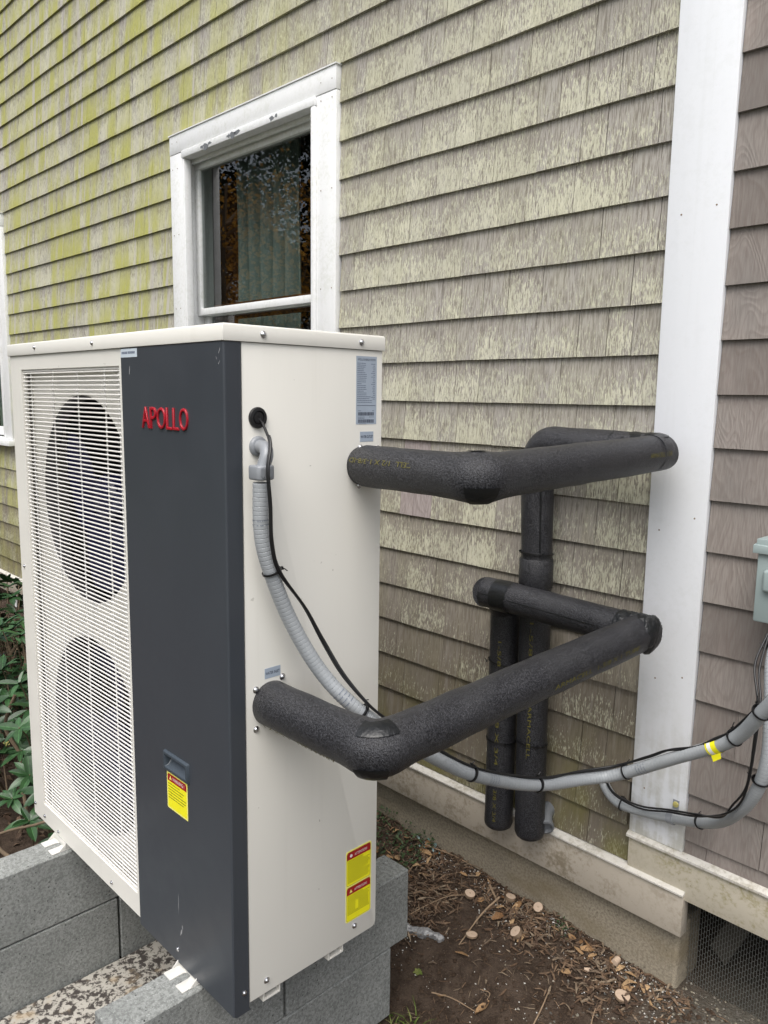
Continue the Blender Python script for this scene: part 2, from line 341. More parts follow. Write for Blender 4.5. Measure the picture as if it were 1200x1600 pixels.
class MB:
    def __init__(s): s.v = []; s.f = []; s.a = {}
    def add(s, vs, fs, **attrs):
        b = len(s.v); s.v += [tuple(x) for x in vs]; s.f += [tuple(i+b for i in f) for f in fs]
        for k, val in attrs.items():
            L = s.a.setdefault(k, []); L += [0.0]*(b-len(L))
            L += list(val) if hasattr(val, '__len__') else [val]*len(vs)
    def box(s, a, b, **at):
        x0, y0, z0 = a; x1, y1, z1 = b
        s.add([(x0,y0,z0),(x1,y0,z0),(x1,y1,z0),(x0,y1,z0),(x0,y0,z1),(x1,y0,z1),(x1,y1,z1),(x0,y1,z1)],
              [(0,3,2,1),(4,5,6,7),(0,1,5,4),(1,2,6,5),(2,3,7,6),(3,0,4,7)], **at)
    def prism(s, pts, vec, **at):          # pts: closed outline (3D), extruded by vec
        n = len(pts); vec = Vector(vec); P = [Vector(p) for p in pts]
        s.add(P+[p+vec for p in P], [tuple(range(n-1,-1,-1)), tuple(range(n, 2*n))]+[(i,(i+1)%n,n+(i+1)%n,n+i) for i in range(n)], **at)
    def tube(s, path, r, seg=12, cap=True, closed=False, a0=0, a1=2*PI, dr=0.0, jit=None, rnd=None):
        P = [Vector(p) for p in path]; n = len(P); rr = r if hasattr(r, '__len__') else [r]*n
        T = [(P[min(i+1,n-1)]-P[max(i-1,0)]).normalized() for i in range(n)]
        nrm = T[0].orthogonal().normalized()
        if abs(T[0].z) < 0.95: nrm = (Vector((0,0,1)) - T[0]*T[0].z).normalized()
        full = abs(a1-a0-2*PI) < 1e-6; m = seg if full else seg+1
        vs = []; sl = []; acc = 0
        for i in range(n):
            if i:
                ax = T[i-1].cross(T[i])
                if ax.length > 1e-9: nrm = Matrix.Rotation(T[i-1].angle(T[i]), 3, ax.normalized()) @ nrm
                acc += (P[i]-P[i-1]).length
            nrm = (nrm - T[i]*nrm.dot(T[i])).normalized(); bn = T[i].cross(nrm)
            for j in range(m):
                a = a0 + (a1-a0)*j/seg; q = rr[i]+dr
                if jit: q += jit(P[i], a, i)
                vs.append(P[i] + nrm*math.cos(a)*q + bn*math.sin(a)*q); sl.append(acc)
        fs = []
        for i in range(n-1):
            for j in range(m if full else m-1):
                k = (j+1) % m; fs.append((i*m+j, i*m+k, (i+1)*m+k, (i+1)*m+j))
        if cap and full:
            fs.append(tuple(range(m-1,-1,-1))); fs.append(tuple((n-1)*m+j for j in range(m)))
        at = {'arc': sl}
        if rnd is not None: at['rnd'] = rnd
        s.add(vs, fs, **at)
    def lathe(s, c, axis, prof, seg=20, **at):   # prof: (radius, offset along axis)
        c = Vector(c); ax = Vector(axis).normalized(); u = ax.orthogonal().normalized(); w = ax.cross(u)
        vs = []; n = len(prof)
        for r, h in prof:
            for j in range(seg):
                a = 2*PI*j/seg; vs.append(c+ax*h+(u*math.cos(a)+w*math.sin(a))*r)
        fs = [(i*seg+j, i*seg+(j+1)%seg, (i+1)*seg+(j+1)%seg, (i+1)*seg+j) for i in range(n-1) for j in range(seg)]
        if prof[0][0] > 1e-6: fs.append(tuple(range(seg-1,-1,-1)))
        if prof[-1][0] > 1e-6: fs.append(tuple((n-1)*seg+j for j in range(seg)))
        s.add(vs, fs, **at)
    def mesh(s, name, bevel=0, bseg=2, smooth=True, ang=35, mat=None):
        me = bpy.data.meshes.new(name)
        org = Vector((0,0,0))
        me.from_pydata(s.v, [], s.f)
        for k, L in s.a.items():
            L = L + [0.0]*(len(s.v)-len(L)); at = me.attributes.new(k, 'FLOAT', 'POINT'); at.data.foreach_set('value', L)
        bm = bmesh.new(); bm.from_mesh(me)
        bmesh.ops.recalc_face_normals(bm, faces=bm.faces)
        if bevel:
            ed = [e for e in bm.edges if len(e.link_faces) == 2 and e.calc_face_angle(0) > math.radians(30)]
            bmesh.ops.bevel(bm, geom=ed, offset=bevel, segments=bseg, affect='EDGES', profile=0.5, clamp_overlap=True)
        bm.to_mesh(me); bm.free()
        if smooth:
            me.polygons.foreach_set('use_smooth', [True]*len(me.polygons)); me.set_sharp_from_angle(angle=math.radians(ang))
        if mat: me.materials.append(MAT[mat])
        return me
    def build(s, name, mat, parent=None, **kw):
        # origin at the centre of the geometry
        n = len(s.v); c = [sum(v[i] for v in s.v)/n for i in range(3)]
        s.v = [(v[0]-c[0], v[1]-c[1], v[2]-c[2]) for v in s.v]
        me = s.mesh(name, **kw); return link(name, me, mat, parent, Vector(c))

def fillet(pts, rad, n=10, step=None):
    """polyline with rounded corners; rad may be a list for the inner nodes"""
    P = [Vector(p) for p in pts]; out = [P[0]]
    for i in range(1, len(P)-1):
        r = rad[i-1] if hasattr(rad, '__len__') else rad
        a = (P[i-1]-P[i]).normalized(); b = (P[i+1]-P[i]).normalized(); ang = a.angle(b)
        d = min(r/math.tan(ang/2), (P[i-1]-P[i]).length*0.49, (P[i+1]-P[i]).length*0.49); rr = d*math.tan(ang/2)
        s0 = P[i]+a*d; s1 = P[i]+b*d; cdir = (a+b).normalized(); cen = P[i]+cdir*(rr/math.sin(ang/2))
        v0 = s0-cen; v1 = s1-cen; tot = v0.angle(v1); ax = v0.cross(v1).normalized()
        for j in range(n+1): out.append(cen + Matrix.Rotation(tot*j/n, 3, ax) @ v0)
    out.append(P[-1])
    return resample(out, step) if step else out
def resample(P, step):
    out = [P[0].copy()]; acc = 0
    for i in range(1, len(P)):
        a, b = P[i-1], P[i]; L = (b-a).length; t = step-acc
        while t <= L: out.append(a+(b-a)*(t/L)); t += step
        acc = L-(t-step)
    if (out[-1]-P[-1]).length > step*0.3: out.append(P[-1].copy())
    return out
def catmull(pts, step=0.01):
    P = [Vector(p) for p in pts]; P = [P[0]*2-P[1]]+P+[P[-1]*2-P[-2]]; out = []
    for i in range(1, len(P)-2):
        p0, p1, p2, p3 = P[i-1:i+3]; n = max(3, int((p2-p1).length/0.006))
        for j in range(n):
            t = j/n; out.append(0.5*((2*p1)+(p2-p0)*t+(2*p0-5*p1+4*p2-p3)*t*t+(3*p1-p0-3*p2+p3)*t**3))
    out.append(P[-2]); return resample(out, step)

def text_mesh(body, size=1.0, extrude=0.0, bevel=0.0, spacing=1.0, offset=0.0):
    cu = bpy.data.curves.new('lettering', 'FONT'); cu.body = body; cu.size = size; cu.extrude = extrude; cu.bevel_depth = bevel; cu.bevel_resolution = 2
    cu.space_character = spacing; cu.offset = offset; cu.resolution_u = 3
    o = bpy.data.objects.new('lettering', cu); COL.objects.link(o)
    dg = bpy.context.evaluated_depsgraph_get(); dg.update()
    me = bpy.data.meshes.new_from_object(o.evaluated_get(dg)); bpy.data.objects.remove(o); bpy.data.curves.remove(cu)
    me.materials.clear(); return me
def text_on(name, body, mat, parent, org, ux, uz, w, h, depth=0.0006, extrude=0, bevel=0, offset=0.0):
    """fit lettering into the rectangle org + ux*w + uz*h (normal = ux x uz)"""
    me = text_mesh(body, 1.0, extrude, bevel, offset=offset); vs = me.vertices
    xs = [v.co.x for v in vs]; ys = [v.co.y for v in vs]; x0, x1, y0, y1 = min(xs), max(xs), min(ys), max(ys)
    ux, uz, org = Vector(ux), Vector(uz), Vector(org); nn = ux.cross(uz).normalized()
    for v in vs:
        c = v.co.copy(); v.co = ux*((c.x-x0)/(x1-x0)*w) + uz*((c.y-y0)/(y1-y0)*h) + nn*(c.z+depth)
    return link(name, me, mat, parent, org)

# ------------------------------------------------------------------ ground
def gz(x, y):
    t = max(0.0, min(1.0, (y+0.56)/0.56)); t = t*t*(3-2*t)*0.6+t*0.4
    base = -2.672 + t*(0.150 - 0.035*max(-0.3, min(1.6, x)))
    if y < -3: base += 0
    near = max(0.0, 1-abs(x-0.8)/6)
    n = mnoise.noise(Vector((x*3.1, y*3.1, 0.3)))*0.016 + mnoise.noise(Vector((x*11, y*11, 1.7)))*0.010 + mnoise.noise(Vector((x*38, y*38, 5)))*0.0055
    if x < 0.9 and x > -0.1 and y < -0.45: n -= 0.012
    return base + n*near
def axis_pts(lo, hi, fine_lo, fine_hi, step):
    a = []; x = fine_lo
    while x <= fine_hi: a.append(x); x += step
    d = step
    while a[-1] < hi: d *= 1.35; a.append(min(hi, a[-1]+d))
    d = step
    while a[0] > lo: d *= 1.35; a.insert(0, max(lo, a[0]-d))
    return a
gx = axis_pts(-90, 90, -0.3, 2.0, 0.014); gy = axis_pts(-90, 60, -0.8, 0.25, 0.014)
g = MB(); nx = len(gx)
g.add([(x, y, gz(x, y)) for y in gy for x in gx], [(j*nx+i, j*nx+i+1, (j+1)*nx+i+1, (j+1)*nx+i) for j in range(len(gy)-1) for i in range(nx-1)])
me = g.mesh('ground'); tag(link('ground', me, 'ground'), kind='structure')

# ------------------------------------------------------------------ house
house = empty('house', (0, 0, -2.55), 'cedar shingled house with white corner board, window and stained skirt boards', 'house')
E = 0.127
W1 = (-1.115, 0.022, -1.36, 0.122)      # window opening in the shingles: x0 x1 z0 z1
W2 = (-4.45, -3.26, -1.36, 0.122)
pieces = []     # (verts(list), hfs, rnd, matname)
def shingle(x0, x1, zb, mat, ztop=None, zmin=None):
    zb0 = zb + 0.0022*mnoise.noise(Vector((x0*2.2, 0, zb*5))) + R.uniform(-.0005, .0005); zb1 = zb + 0.0022*mnoise.noise(Vector((x1*2.2, 0, zb*5))) + R.uniform(-.0005, .0005)
    zt = zb + E + 0.028; y = -0.0165 + R.uniform(-.0005, .0005); y2 = y + R.uniform(-.0004, .0004)
    if zmin is not None: zb0 = max(zb0, zmin); zb1 = max(zb1, zmin)
    th = 0.0125; k = 0.0125
    v = [(x0, y, zb0), (x1, y2, zb1), (x1, y2+th, zb1), (x0, y+th, zb0), (x0, y+k, zt), (x1, y2+k, zt), (x1, 0.0, zt), (x0, 0.0, zt)]
    pieces.append((v, [0, 0, 0, 0, 1.22, 1.22, 1.22, 1.22], R.random(), mat))
def course(zb, xa, xb, holes, mat, zmin=None, wmin=.07, wmax=.17):
    zm = zb + E*0.5; cuts = [(h[0], h[1]) for h in holes if h[2] < zm < h[3]]
    x = xa - R.uniform(0, .1)
    while x < xb:
        w = R.uniform(wmin, wmax); a, b = max(x, xa), min(x+w, xb)
        segs = [(a, b)]
        for c0, c1 in cuts:
            ns = []
            for (p, q) in segs:
                if q <= c0 or p >= c1: ns.append((p, q))
                else:
                    if p < c0: ns.append((p, c0))
                    if q > c1: ns.append((c1, q))
            segs = ns
        for (p, q) in segs:
            if q-p > 0.012: gp = R.choice([.0004, .0006, .0012]); shingle(p+gp, q-gp, zb, mat, zmin=zmin)
        x += w
for kk in range(-16, 19):
    zb = -kk*E
    if kk == 10 or kk == 11:           # two replaced shingles
        h = (0.355, 0.475) if kk == 10 else (0.345, 0.488)
        course(zb, -5.2, 1.253, [W1, W2, (h[0], h[1], -9, 9)], 'shingle')
        shingle(h[0]+.0007, h[0]+(h[1]-h[0])*(0.99 if kk == 10 else 0.42), zb, 'shingle_patch')
        if kk == 11: shingle(h[0]+(h[1]-h[0])*0.43, h[1]-.001, zb, 'shingle_patch')
    elif kk == 18: course(zb, -5.2, 1.253, [], 'shingle', zmin=-2.262)
    else: course(zb, -5.2, 1.253, [W1, W2], 'shingle')
for n in range(-13, 17):
    zb = -0.0985 - n*E - 0.127
    course(zb, 1.405, 3.0, [], 'shingle_new', wmin=.13, wmax=.28, zmin=-2.166)
def proj_area(v):
    q = []
    for p in (v[0], v[1], v[5], v[4]):
        d = Vector(p)-CAM; z = d.dot(_f)
        if z < 0.1: return 0
        q.append((d.dot(_r)/z, d.dot(_u)/z))
    a = abs(sum(q[i][0]*q[(i+1) % 4][1]-q[(i+1) % 4][0]*q[i][1] for i in range(4)))/2
    cx = sum(t[0] for t in q)/4; cy = sum(t[1] for t in q)/4
    return a if abs(cx) < 0.51 and abs(cy) < 0.675 else a*1e-3
FS = [(0,3,2,1),(4,5,6,7),(0,1,5,4),(1,2,6,5),(2,3,7,6),(3,0,4,7)]
pieces.sort(key=lambda t: -proj_area(t[0]))
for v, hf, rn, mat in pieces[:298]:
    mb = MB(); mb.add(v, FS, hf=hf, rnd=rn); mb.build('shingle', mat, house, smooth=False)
rest = MB()
for v, hf, rn, mat in pieces[298:]:
    if mat == 'shingle': rest.add(v, FS, hf=hf, rnd=rn)
tag(rest.build('shingle_courses', 'shingle', house, smooth=False), kind='stuff')
rest = MB()
for v, hf, rn, mat in pieces[298:]:
    if mat != 'shingle': rest.add(v, FS, hf=hf, rnd=rn)
tag(rest.build('shingle_courses', 'shingle_new', house, smooth=False), kind='stuff')

# sheathing behind the shingles, with the two window holes
def holed(mb, xa, xb, za, zb, y0, y1, holes):
    xs = sorted({xa, xb, *[h[0] for h in holes], *[h[1] for h in holes]})
    for i in range(len(xs)-1):
        a, b = xs[i], xs[i+1]; m = (a+b)/2; hs_ = [h for h in holes if h[0] < m < h[1]]
        if not hs_: mb.box((a, y0, za), (b, y1, zb))
        else:
            h = hs_[0]; mb.box((a, y0, za), (b, y1, h[2])); mb.box((a, y0, h[3]), (b, y1, zb))
mb = MB(); holed(mb, -5.2, 3.0, -2.262, 2.05, 0.002, 0.02, [(-1.10, 0.005, -1.34, 0.105), (-4.4, -3.28, -1.34, 0.105)])
mb.build('sheathing', 'wallback', house, smooth=False)
# roof edge well above the picture, closes the wall
mb = MB(); mb.box((-5.4, -0.12, 2.05), (3.2, 0.4, 2.12)); mb.build('frieze_board', 'white', house)

# corner board
mb = MB(); mb.box((1.2535, -0.024, -2.165), (1.4045, 0.0, 2.05)); mb.build('corner_board', 'white', house, bevel=0.002)
for (x, z) in [(1.29, -0.56), (1.375, -0.55), (1.285, -1.33), (1.375, -1.29), (1.30, -1.72), (1.372, -1.70), (1.29, -2.03)]:
    mb = MB(); mb.lathe((x, -0.0242, z), (0, -1, 0), [(0.0022, -.001), (0.0022, 0.0003), (0, 0.0004)], 8); mb.build('nail_head', 'slicebark', house)
# skirt boards, drip caps
mb = MB(); mb.box((-5.2, -0.034, -2.395), (1.420, 0.001, -2.277)); mb.build('skirt_board', 'skirt', house, bevel=0.0015)['label'] = 'long lower skirt board stained grey and green'
mb = MB(); mb.prism([(-5.2, 0.0, -2.2768), (-5.2, -0.040, -2.2768), (-5.2, -0.040, -2.2725), (-5.2, -0.028, -2.267), (-5.2, 0.0, -2.263)], (6.621, 0, 0)); mb.build('drip_cap', 'cap', house)
mb = MB(); mb.box((1.2555, -0.0265, -2.292), (3.0, 0.001, -2.1795)); mb.build('skirt_board', 'skirt2', house, bevel=0.0015)['label'] = 'upper skirt board with yellowish mildew under the corner board'
mb = MB(); mb.prism([(1.252, 0.0, -2.1793), (1.252, -0.036, -2.1793), (1.252, -0.036, -2.173), (1.252, -0.026, -2.1665), (1.252, 0.0, -2.1655)], (1.75, 0, 0)); mb.build('drip_cap', 'cap', house)
# foundation: wall, return at the corner, dark crawl space, vent mesh
mb = MB(); mb.box((-3.15, 0.0, -3.1), (1.402, 0.14, -2.396))
mb.build('foundation', 'foundation', house, bevel=0.012, bseg=3)
mb = MB(); mb.box((-5.2, 0.02, -3.1), (-4.1, 0.14, -2.396)); mb.build('foundation', 'foundation', house, bevel=0.01)
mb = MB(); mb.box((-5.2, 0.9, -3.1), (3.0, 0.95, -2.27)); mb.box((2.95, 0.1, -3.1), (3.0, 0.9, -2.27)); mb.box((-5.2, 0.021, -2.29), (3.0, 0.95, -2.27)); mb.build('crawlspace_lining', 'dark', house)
mb = MB(); mb.prism([(1.43, 0.14, -2.50), (1.475, 0.14, -2.54), (1.575, 0.14, -2.30), (1.515, 0.14, -2.30)], (0, 0.03, 0)); mb.build('brace_plank', 'plank', house, bevel=0.002)
mb = MB(); yy = 0.062; cw, ch = 0.0140, 0.0080
nd = {}
def strand(a, b):
    a = Vector((a[0], yy, a[1])); b = Vector((b[0], yy, b[1])); d = (b-a).normalized(); s = Vector((0, 1, 0)); t = d.cross(s)*0.0007; s = s*0.0009
    mb.add([a+t, a-t, b-t, b+t, a+s, a-s, b-s, b+s], [(0,1,2,3),(4,5,6,7)])
for j in range(46):
    for i in range(75):
        x = 1.404+i*cw+(cw/2 if j % 2 else 0); z = -2.62+j*ch
        A = (x, z); Bq = (x+cw*0.28, z+ch*0.25); Cq = (x+cw*0.28, z+ch*0.75); D = (x+cw/2, z+ch)
        strand((x-cw*0.22, z), (x+cw*0.22, z)); strand((x+cw*0.22, z), (x+cw*0.28+0, z+ch)); strand((x-cw*0.22, z), (x-cw*0.28, z+ch))
tag(mb.build('vent_mesh', 'mesh', house, smooth=False), kind='stuff')
# basement window, lower left
mb = MB(); mb.box((-4.1, 0.0, -2.60), (-3.15, 0.05, -2.56)); mb.box((-3.50, 0.005, -2.56), (-3.47, 0.045, -2.41)); mb.box((-3.17, 0.0, -2.56), (-3.152, 0.05, -2.41))
bw = mb.build('basement_window', 'white_win', house, bevel=0.002)
mb = MB(); mb.box((-4.1, 0.028, -2.56), (-3.17, 0.032, -2.40)); mb.build('pane', 'glass', bw)
mb = MB(); mb.box((-4.1, 0.0, -3.1), (-3.15, 0.14, -2.605)); mb.build('foundation', 'foundation', house)

# windows -------------------------------------------------
def window(x0, x1, z0, z1):
    """x0..x1, z0..z1 outer edges of the casing"""
    cwid = 0.112
    w = MB(); w.box((x0+.001, -0.032, z1-0.079), (x1-.001, 0.0, z1-0.001)); w = w.build('window', 'white_win', house, bevel=0.0015)
    w['label'] = 'double hung window with white casing'
    def part(name, mat, *boxes, **kw):
        m = MB()
        for b in boxes: m.box(*b)
        return m.build(name, mat, w, **kw)
    part('side_casing', 'white_win', ((x0+.001, -0.0305, z0+.04), (x0+cwid, 0.0, z1-0.081)), bevel=0.0015)
    part('side_casing', 'white_win', ((x1-cwid+.006, -0.0305, z0+.04), (x1-.001, 0.0, z1-0.081)), bevel=0.0015)
    part('header_flashing', 'white_win', ((x0-.003, -0.036, z1-0.0005), (x1+.003, 0.0, z1+.004)))
    xi0, xi1, zi = x0+0.085, x1-0.13, z1-0.110
    part('stop_bead', 'white_win', ((x0+cwid+.001, -0.041, zi-.001), (x1-cwid+.005, 0.0, z1-0.080)), bevel=0.004)
    part('stop_bead', 'white_win', ((xi1, -0.041, z0+.045), (x1-cwid+.005, 0.0, zi-.002)), bevel=0.004)
    part('stop_bead', 'white_win', ((x0+cwid+.001, -0.036, z0+.045), (x0+cwid+.016, 0.0, zi-.002)), bevel=0.004)
    part('jamb', 'white_win', ((x0+.02, 0.0005, z0+.03), (xi0+.001, 0.13, zi+.02)), ((xi1-.006, 0.0005, z0+.03), (x1-cwid+.02, 0.13, zi+.02)), ((xi0+.006, 0.0005, zi+.004), (xi1-.006, 0.13, zi+.02)))
    part('parting_strip', 'white_win', ((xi0-.002, 0.018, z0+.03), (xi0+.008, 0.032, zi-.001)), ((xi1-.018, 0.012, z0+.03), (xi1+.002, 0.030, zi-.001)), ((xi0+.010, 0.012, zi-.012), (xi1-.018, 0.030, zi+.004)), bevel=0.003)
    zm = z1-0.772; s0, s1 = xi0+0.003, xi1-0.012
    # upper sash
    sa = part('sash', 'white_win', ((s0, 0.040, zi-0.034), (s1, 0.070, zi)), ((s0, 0.040, zm), (s0+.030, 0.070, zi-.034)), ((s1-.042, 0.040, zm), (s1, 0.070, zi-.034)), ((s0+.030, 0.038, zm), (s1-.042, 0.070, zm+.030)), bevel=0.003)
    sb = part('sash', 'white_win', ((s0+.002, 0.075, zm-.002), (s1-.002, 0.105, zm+.020)), ((s0+.002, 0.075, z0+.05), (s0+.044, 0.105, zm-.002)), ((s1-.044, 0.075, z0+.05), (s1-.002, 0.105, zm-.002)), ((s0+.044, 0.075, z0+.05), (s1-.044, 0.105, z0+.11)), bevel=0.003)
    m = MB(); m.box((s0+.028, 0.054, zm+.028), (s1-.040, 0.058, zi-.032)); m.build('pane', 'glass', w)
    m = MB(); m.box((s0+.042, 0.089, z0+.108), (s1-.042, 0.093, zm)); m.build('pane', 'glass', w)
    part('sill', 'white_win', ((x0-.02, -0.065, z0), (x1+.02, 0.13, z0+.038)), bevel=0.004)
    # wooden inner stool / stiles seen through the glass
    part('inner_frame', 'brownwood', ((s0+.03, 0.112, zm-.02), (s1-.03, 0.122, zm+.052)), ((s0-.10, 0.26, zm-.3), (s0+.06, 0.28, zi-.03)))
    return w
w1 = window(*W1); w1['label'] = 'window above the grey and cream unit, curtain inside'
w2 = window(*W2); w2['label'] = 'window at the left edge behind the unit'
# peeled paint patches on the head bead
for (x, z, l) in [(-0.80, 0.020, .05), (-0.77, .026, .03), (-.83, .022, .03), (-0.60, .022, .05), (-0.57, .026, .04), (-.63, .024, .03), (-0.34, .024, .03), (-.31, .028, .022)]:
    m = MB(); pts = [(x+math.cos(a)*l*(.5+R.random()*.5)*.6, -0.0415, z+math.sin(a)*l*.25*(.5+R.random())) for a in [i*PI/5 for i in range(10)]]
    m.prism(pts, (0, 0.0006, 0)); m.build('paint_flake', 'fitting_dark', w1)
for x in (-1.09, -1.05):
    for z in (-.02, -.3, -.62, 0.09):
        m = MB(); m.lathe((x, -0.0322, z), (0, -1, 0), [(0.002, -.001), (0.002, 0.0003), (0, 0.0004)], 8); m.build('nail_head', 'slicebark', w1)
for x in (-.06, -.0):
    for z in (.08, .02, -.28, -.62):
        m = MB(); m.lathe((x, -0.0322, z), (0, -1, 0), [(0.002, -.001), (0.002, 0.0003), (0, 0.0004)], 8); m.build('nail_head', 'slicebark', w1)
# rooms and curtains
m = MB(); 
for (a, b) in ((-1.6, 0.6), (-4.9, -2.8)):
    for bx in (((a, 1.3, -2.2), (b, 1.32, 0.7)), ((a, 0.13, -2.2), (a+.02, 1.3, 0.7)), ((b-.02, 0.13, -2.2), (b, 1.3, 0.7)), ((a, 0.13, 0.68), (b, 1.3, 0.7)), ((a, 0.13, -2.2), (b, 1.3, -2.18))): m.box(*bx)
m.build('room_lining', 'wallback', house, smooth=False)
def curtain_panel(x0, x1, y, z0, z1, amp, waves, label):
    m = MB(); nx_, nz = int(waves*12), 10; vs = []; fs = []
    for j in range(nz+1):
        t = j/nz; z = z0+(z1-z0)*t
        for i in range(nx_+1):
            u = i/nx_; ph = 2*PI*waves*u + 0.6*math.sin(5*u+1)
            vs.append((x0+(x1-x0)*u+0.006*math.sin(ph*2+j*.3), y+amp*math.sin(ph)*(1.1-.3*t)+0.004*math.sin(9*u+j), z))
    fs = [(j*(nx_+1)+i, j*(nx_+1)+i+1, (j+1)*(nx_+1)+i+1, (j+1)*(nx_+1)+i) for j in range(nz) for i in range(nx_)]
    b = len(vs); vs2 = [(p[0], p[1]+.0015, p[2]) for p in vs]
    m.add(vs+vs2, fs+[tuple(b+k for k in reversed(f)) for f in fs])
    return tag(m.build('curtain', 'curtain', None, ang=80), label, 'curtain')
curtain_panel(-0.96, -0.50, 0.21, -1.3, 0.05, 0.028, 5.5, 'pleated pale green curtain covering the left and middle of the window')
curtain_panel(-0.30, -0.05, 0.21, -1.3, 0.05, 0.024, 3, 'narrow pale curtain edge at the right side of the window')
curtain_panel(-4.3, -3.35, 0.24, -1.3, 0.05, 0.025, 7, 'curtain inside the cropped window at the left edge')

# ------------------------------------------------------------------ blocks and slab
def block(x0, x1, y0, y1, z0, z1, label, rz=0.0):
    m = MB(); me = bpy.data.meshes.new('concrete_block'); bm = bmesh.new(); cx, cy, cz = (x0+x1)/2, (y0+y1)/2, (z0+z1)/2
    bmesh.ops.create_cube(bm, size=1.0); dims = Vector((x1-x0, y1-y0, z1-z0))
    for v in bm.verts: v.co = Vector((v.co.x*dims.x, v.co.y*dims.y, v.co.z*dims.z))
    for ax in range(3):
        nn = max(2, int(dims[ax]/.012))
        for q in [.0035/dims[ax], 1-.0035/dims[ax]]+[q_/nn for q_ in range(1, nn)]:
            co = Vector((0, 0, 0)); no = Vector((0, 0, 0)); co[ax] = -dims[ax]/2+dims[ax]*q; no[ax] = 1
            bmesh.ops.bisect_plane(bm, geom=bm.verts[:]+bm.edges[:]+bm.faces[:], plane_co=co, plane_no=no)
    h = dims/2
    for v in bm.verts:
        g_ = Vector((v.co.x+cx, v.co.y+cy, v.co.z+cz)); near_ = sum(1 for i in range(3) if h[i]-abs(v.co[i]) < 1e-5)
        n0 = mnoise.noise(g_*28); n1 = mnoise.noise(g_*95+Vector((9, 2, 4)))
        amt = .0006*n1
        if near_ >= 2:
            cut = .0010+.0020*max(0, n1+.15)+.0028*max(0, n0-.2)
            for i in range(3):
                if h[i]-abs(v.co[i]) < 1e-5: v.co[i] -= math.copysign(cut, v.co[i])
        elif near_ == 1:
            for i in range(3):
                if h[i]-abs(v.co[i]) < 1e-5: v.co[i] += math.copysign(amt, v.co[i])
    bm.to_mesh(me); bm.free(); me.polygons.foreach_set('use_smooth', [True]*len(me.polygons)); me.set_sharp_from_angle(angle=math.radians(22))
    o = link('concrete_block', me, 'block', None, Vector((cx, cy, cz)))
    return tag(o, label, 'concrete block', 'solid concrete blocks under the unit')
TB = -2.2585
block(0.772, 0.868, -1.318, -0.906, TB-.200, TB, 'front block of the right stack, upper course, white foot on its pale top')
block(0.774, 0.870, -0.900, -0.490, TB-.200, TB, 'block sticking out past the cream side panel, upper course of the right stack')
block(0.772, 0.868, -1.366, -0.960, TB-.404, TB-.204, 'lower front block of the right stack under the front block')
block(0.771, 0.867, -0.955, -0.550, TB-.404, TB-.204, 'lower block of the right stack nearest the dirt and grass tuft')
block(0.075, 0.171, -1.800, -1.396, TB-.404, TB-.204, 'lower block of the left stack cut by the left edge', 0.0)
block(0.075, 0.171, -1.386, -0.976, TB-.200, TB, 'upper block of the left stack with the left white foot on it')
block(0.074, 0.170, -0.970, -0.560, TB-.200, TB, 'upper block of the left stack, far end under the unit')
block(0.076, 0.170, -1.391, -0.985, TB-.404, TB-.204, 'lower block of the left stack in front of the dark vertical joint')
block(0.073, 0.169, -0.979, -0.575, TB-.404, TB-.204, 'lower block of the left stack behind the dark vertical joint')
m = MB(); N = 22; vs = []
for j in range(N+1):
    for i in range(N+1):
        x = 0.178+(0.762-0.178)*i/N; y = -1.75+1.2*j/N; vs.append((x, y, -2.652+0.005*mnoise.noise(Vector((x*9, y*9, 3)))))
b = len(vs); vs += [(p[0], p[1], -2.70) for p in vs]
fs = [(j*(N+1)+i, j*(N+1)+i+1, (j+1)*(N+1)+i+1, (j+1)*(N+1)+i) for j in range(N) for i in range(N)]
rim = [i for i in range(N+1)]+[(j+1)*(N+1)-1 for j in range(1, N+1)]+[N*(N+1)+i for i in range(N-1, -1, -1)]+[j*(N+1) for j in range(N-1, 0, -1)]
fs += [(rim[i], rim[(i+1) % len(rim)], b+rim[(i+1) % len(rim)], b+rim[i]) for i in range(len(rim))]
m.add(vs, fs); tag(m.build('stone_slab', 'slab', None), 'black and white mottled stone slab lying between the two block stacks', 'stone slab')

# ------------------------------------------------------------------ heat pump
XL, XR, YF, YB, ZT, ZL, ZB = -0.060, 0.995, -1.125, -0.735, -0.876, -0.907, -2.236
hp = empty('heat_pump', (0.47, -0.93, TB), 'large cream outdoor heat pump with two fans and charcoal panel on concrete blocks', 'heat pump')
def part(name, mat, *boxes, bevel=0, parent=None, **kw):
    m = MB()
    for b in boxes: m.box(*b)
    return m.build(name, mat, parent or hp, bevel=bevel, **kw)
# lid: shallow folded cap with sloping shoulders
m = MB(); g0 = 0.005
x0, x1, y0, y1 = XL-g0, XR+g0, YF-g0, YB+g0
prof = [(0, ZL), (0, ZT-.004), (0.0015, ZT-.0012), (0.005, ZT), (0.02, ZT+.0015)]
vs = []; fs = []
for (d, z) in prof: vs += [(x0+d, y0+d, z), (x1-d, y0+d, z), (x1-d, y1-d, z), (x0+d, y1-d, z)]
for i in range(len(prof)-1):
    for j in range(4): fs.append((i*4+j, i*4+(j+1) % 4, (i+1)*4+(j+1) % 4, (i+1)*4+j))
fs.append(tuple(len(vs)-4+j for j in range(4)))
b = len(vs); vs += [(x0+.0015, y0+.0015, ZL), (x1-.0015, y0+.0015, ZL), (x1-.0015, y1-.0015, ZL), (x0+.0015, y1-.0015, ZL)]
fs += [(j, b+j, b+(j+1) % 4, (j+1) % 4) for j in range(4)]
vs += [(x0+.0015, y0+.0015, ZT-.005), (x1-.0015, y0+.0015, ZT-.005), (x1-.0015, y1-.0015, ZT-.005), (x0+.0015, y1-.0015, ZT-.005)]
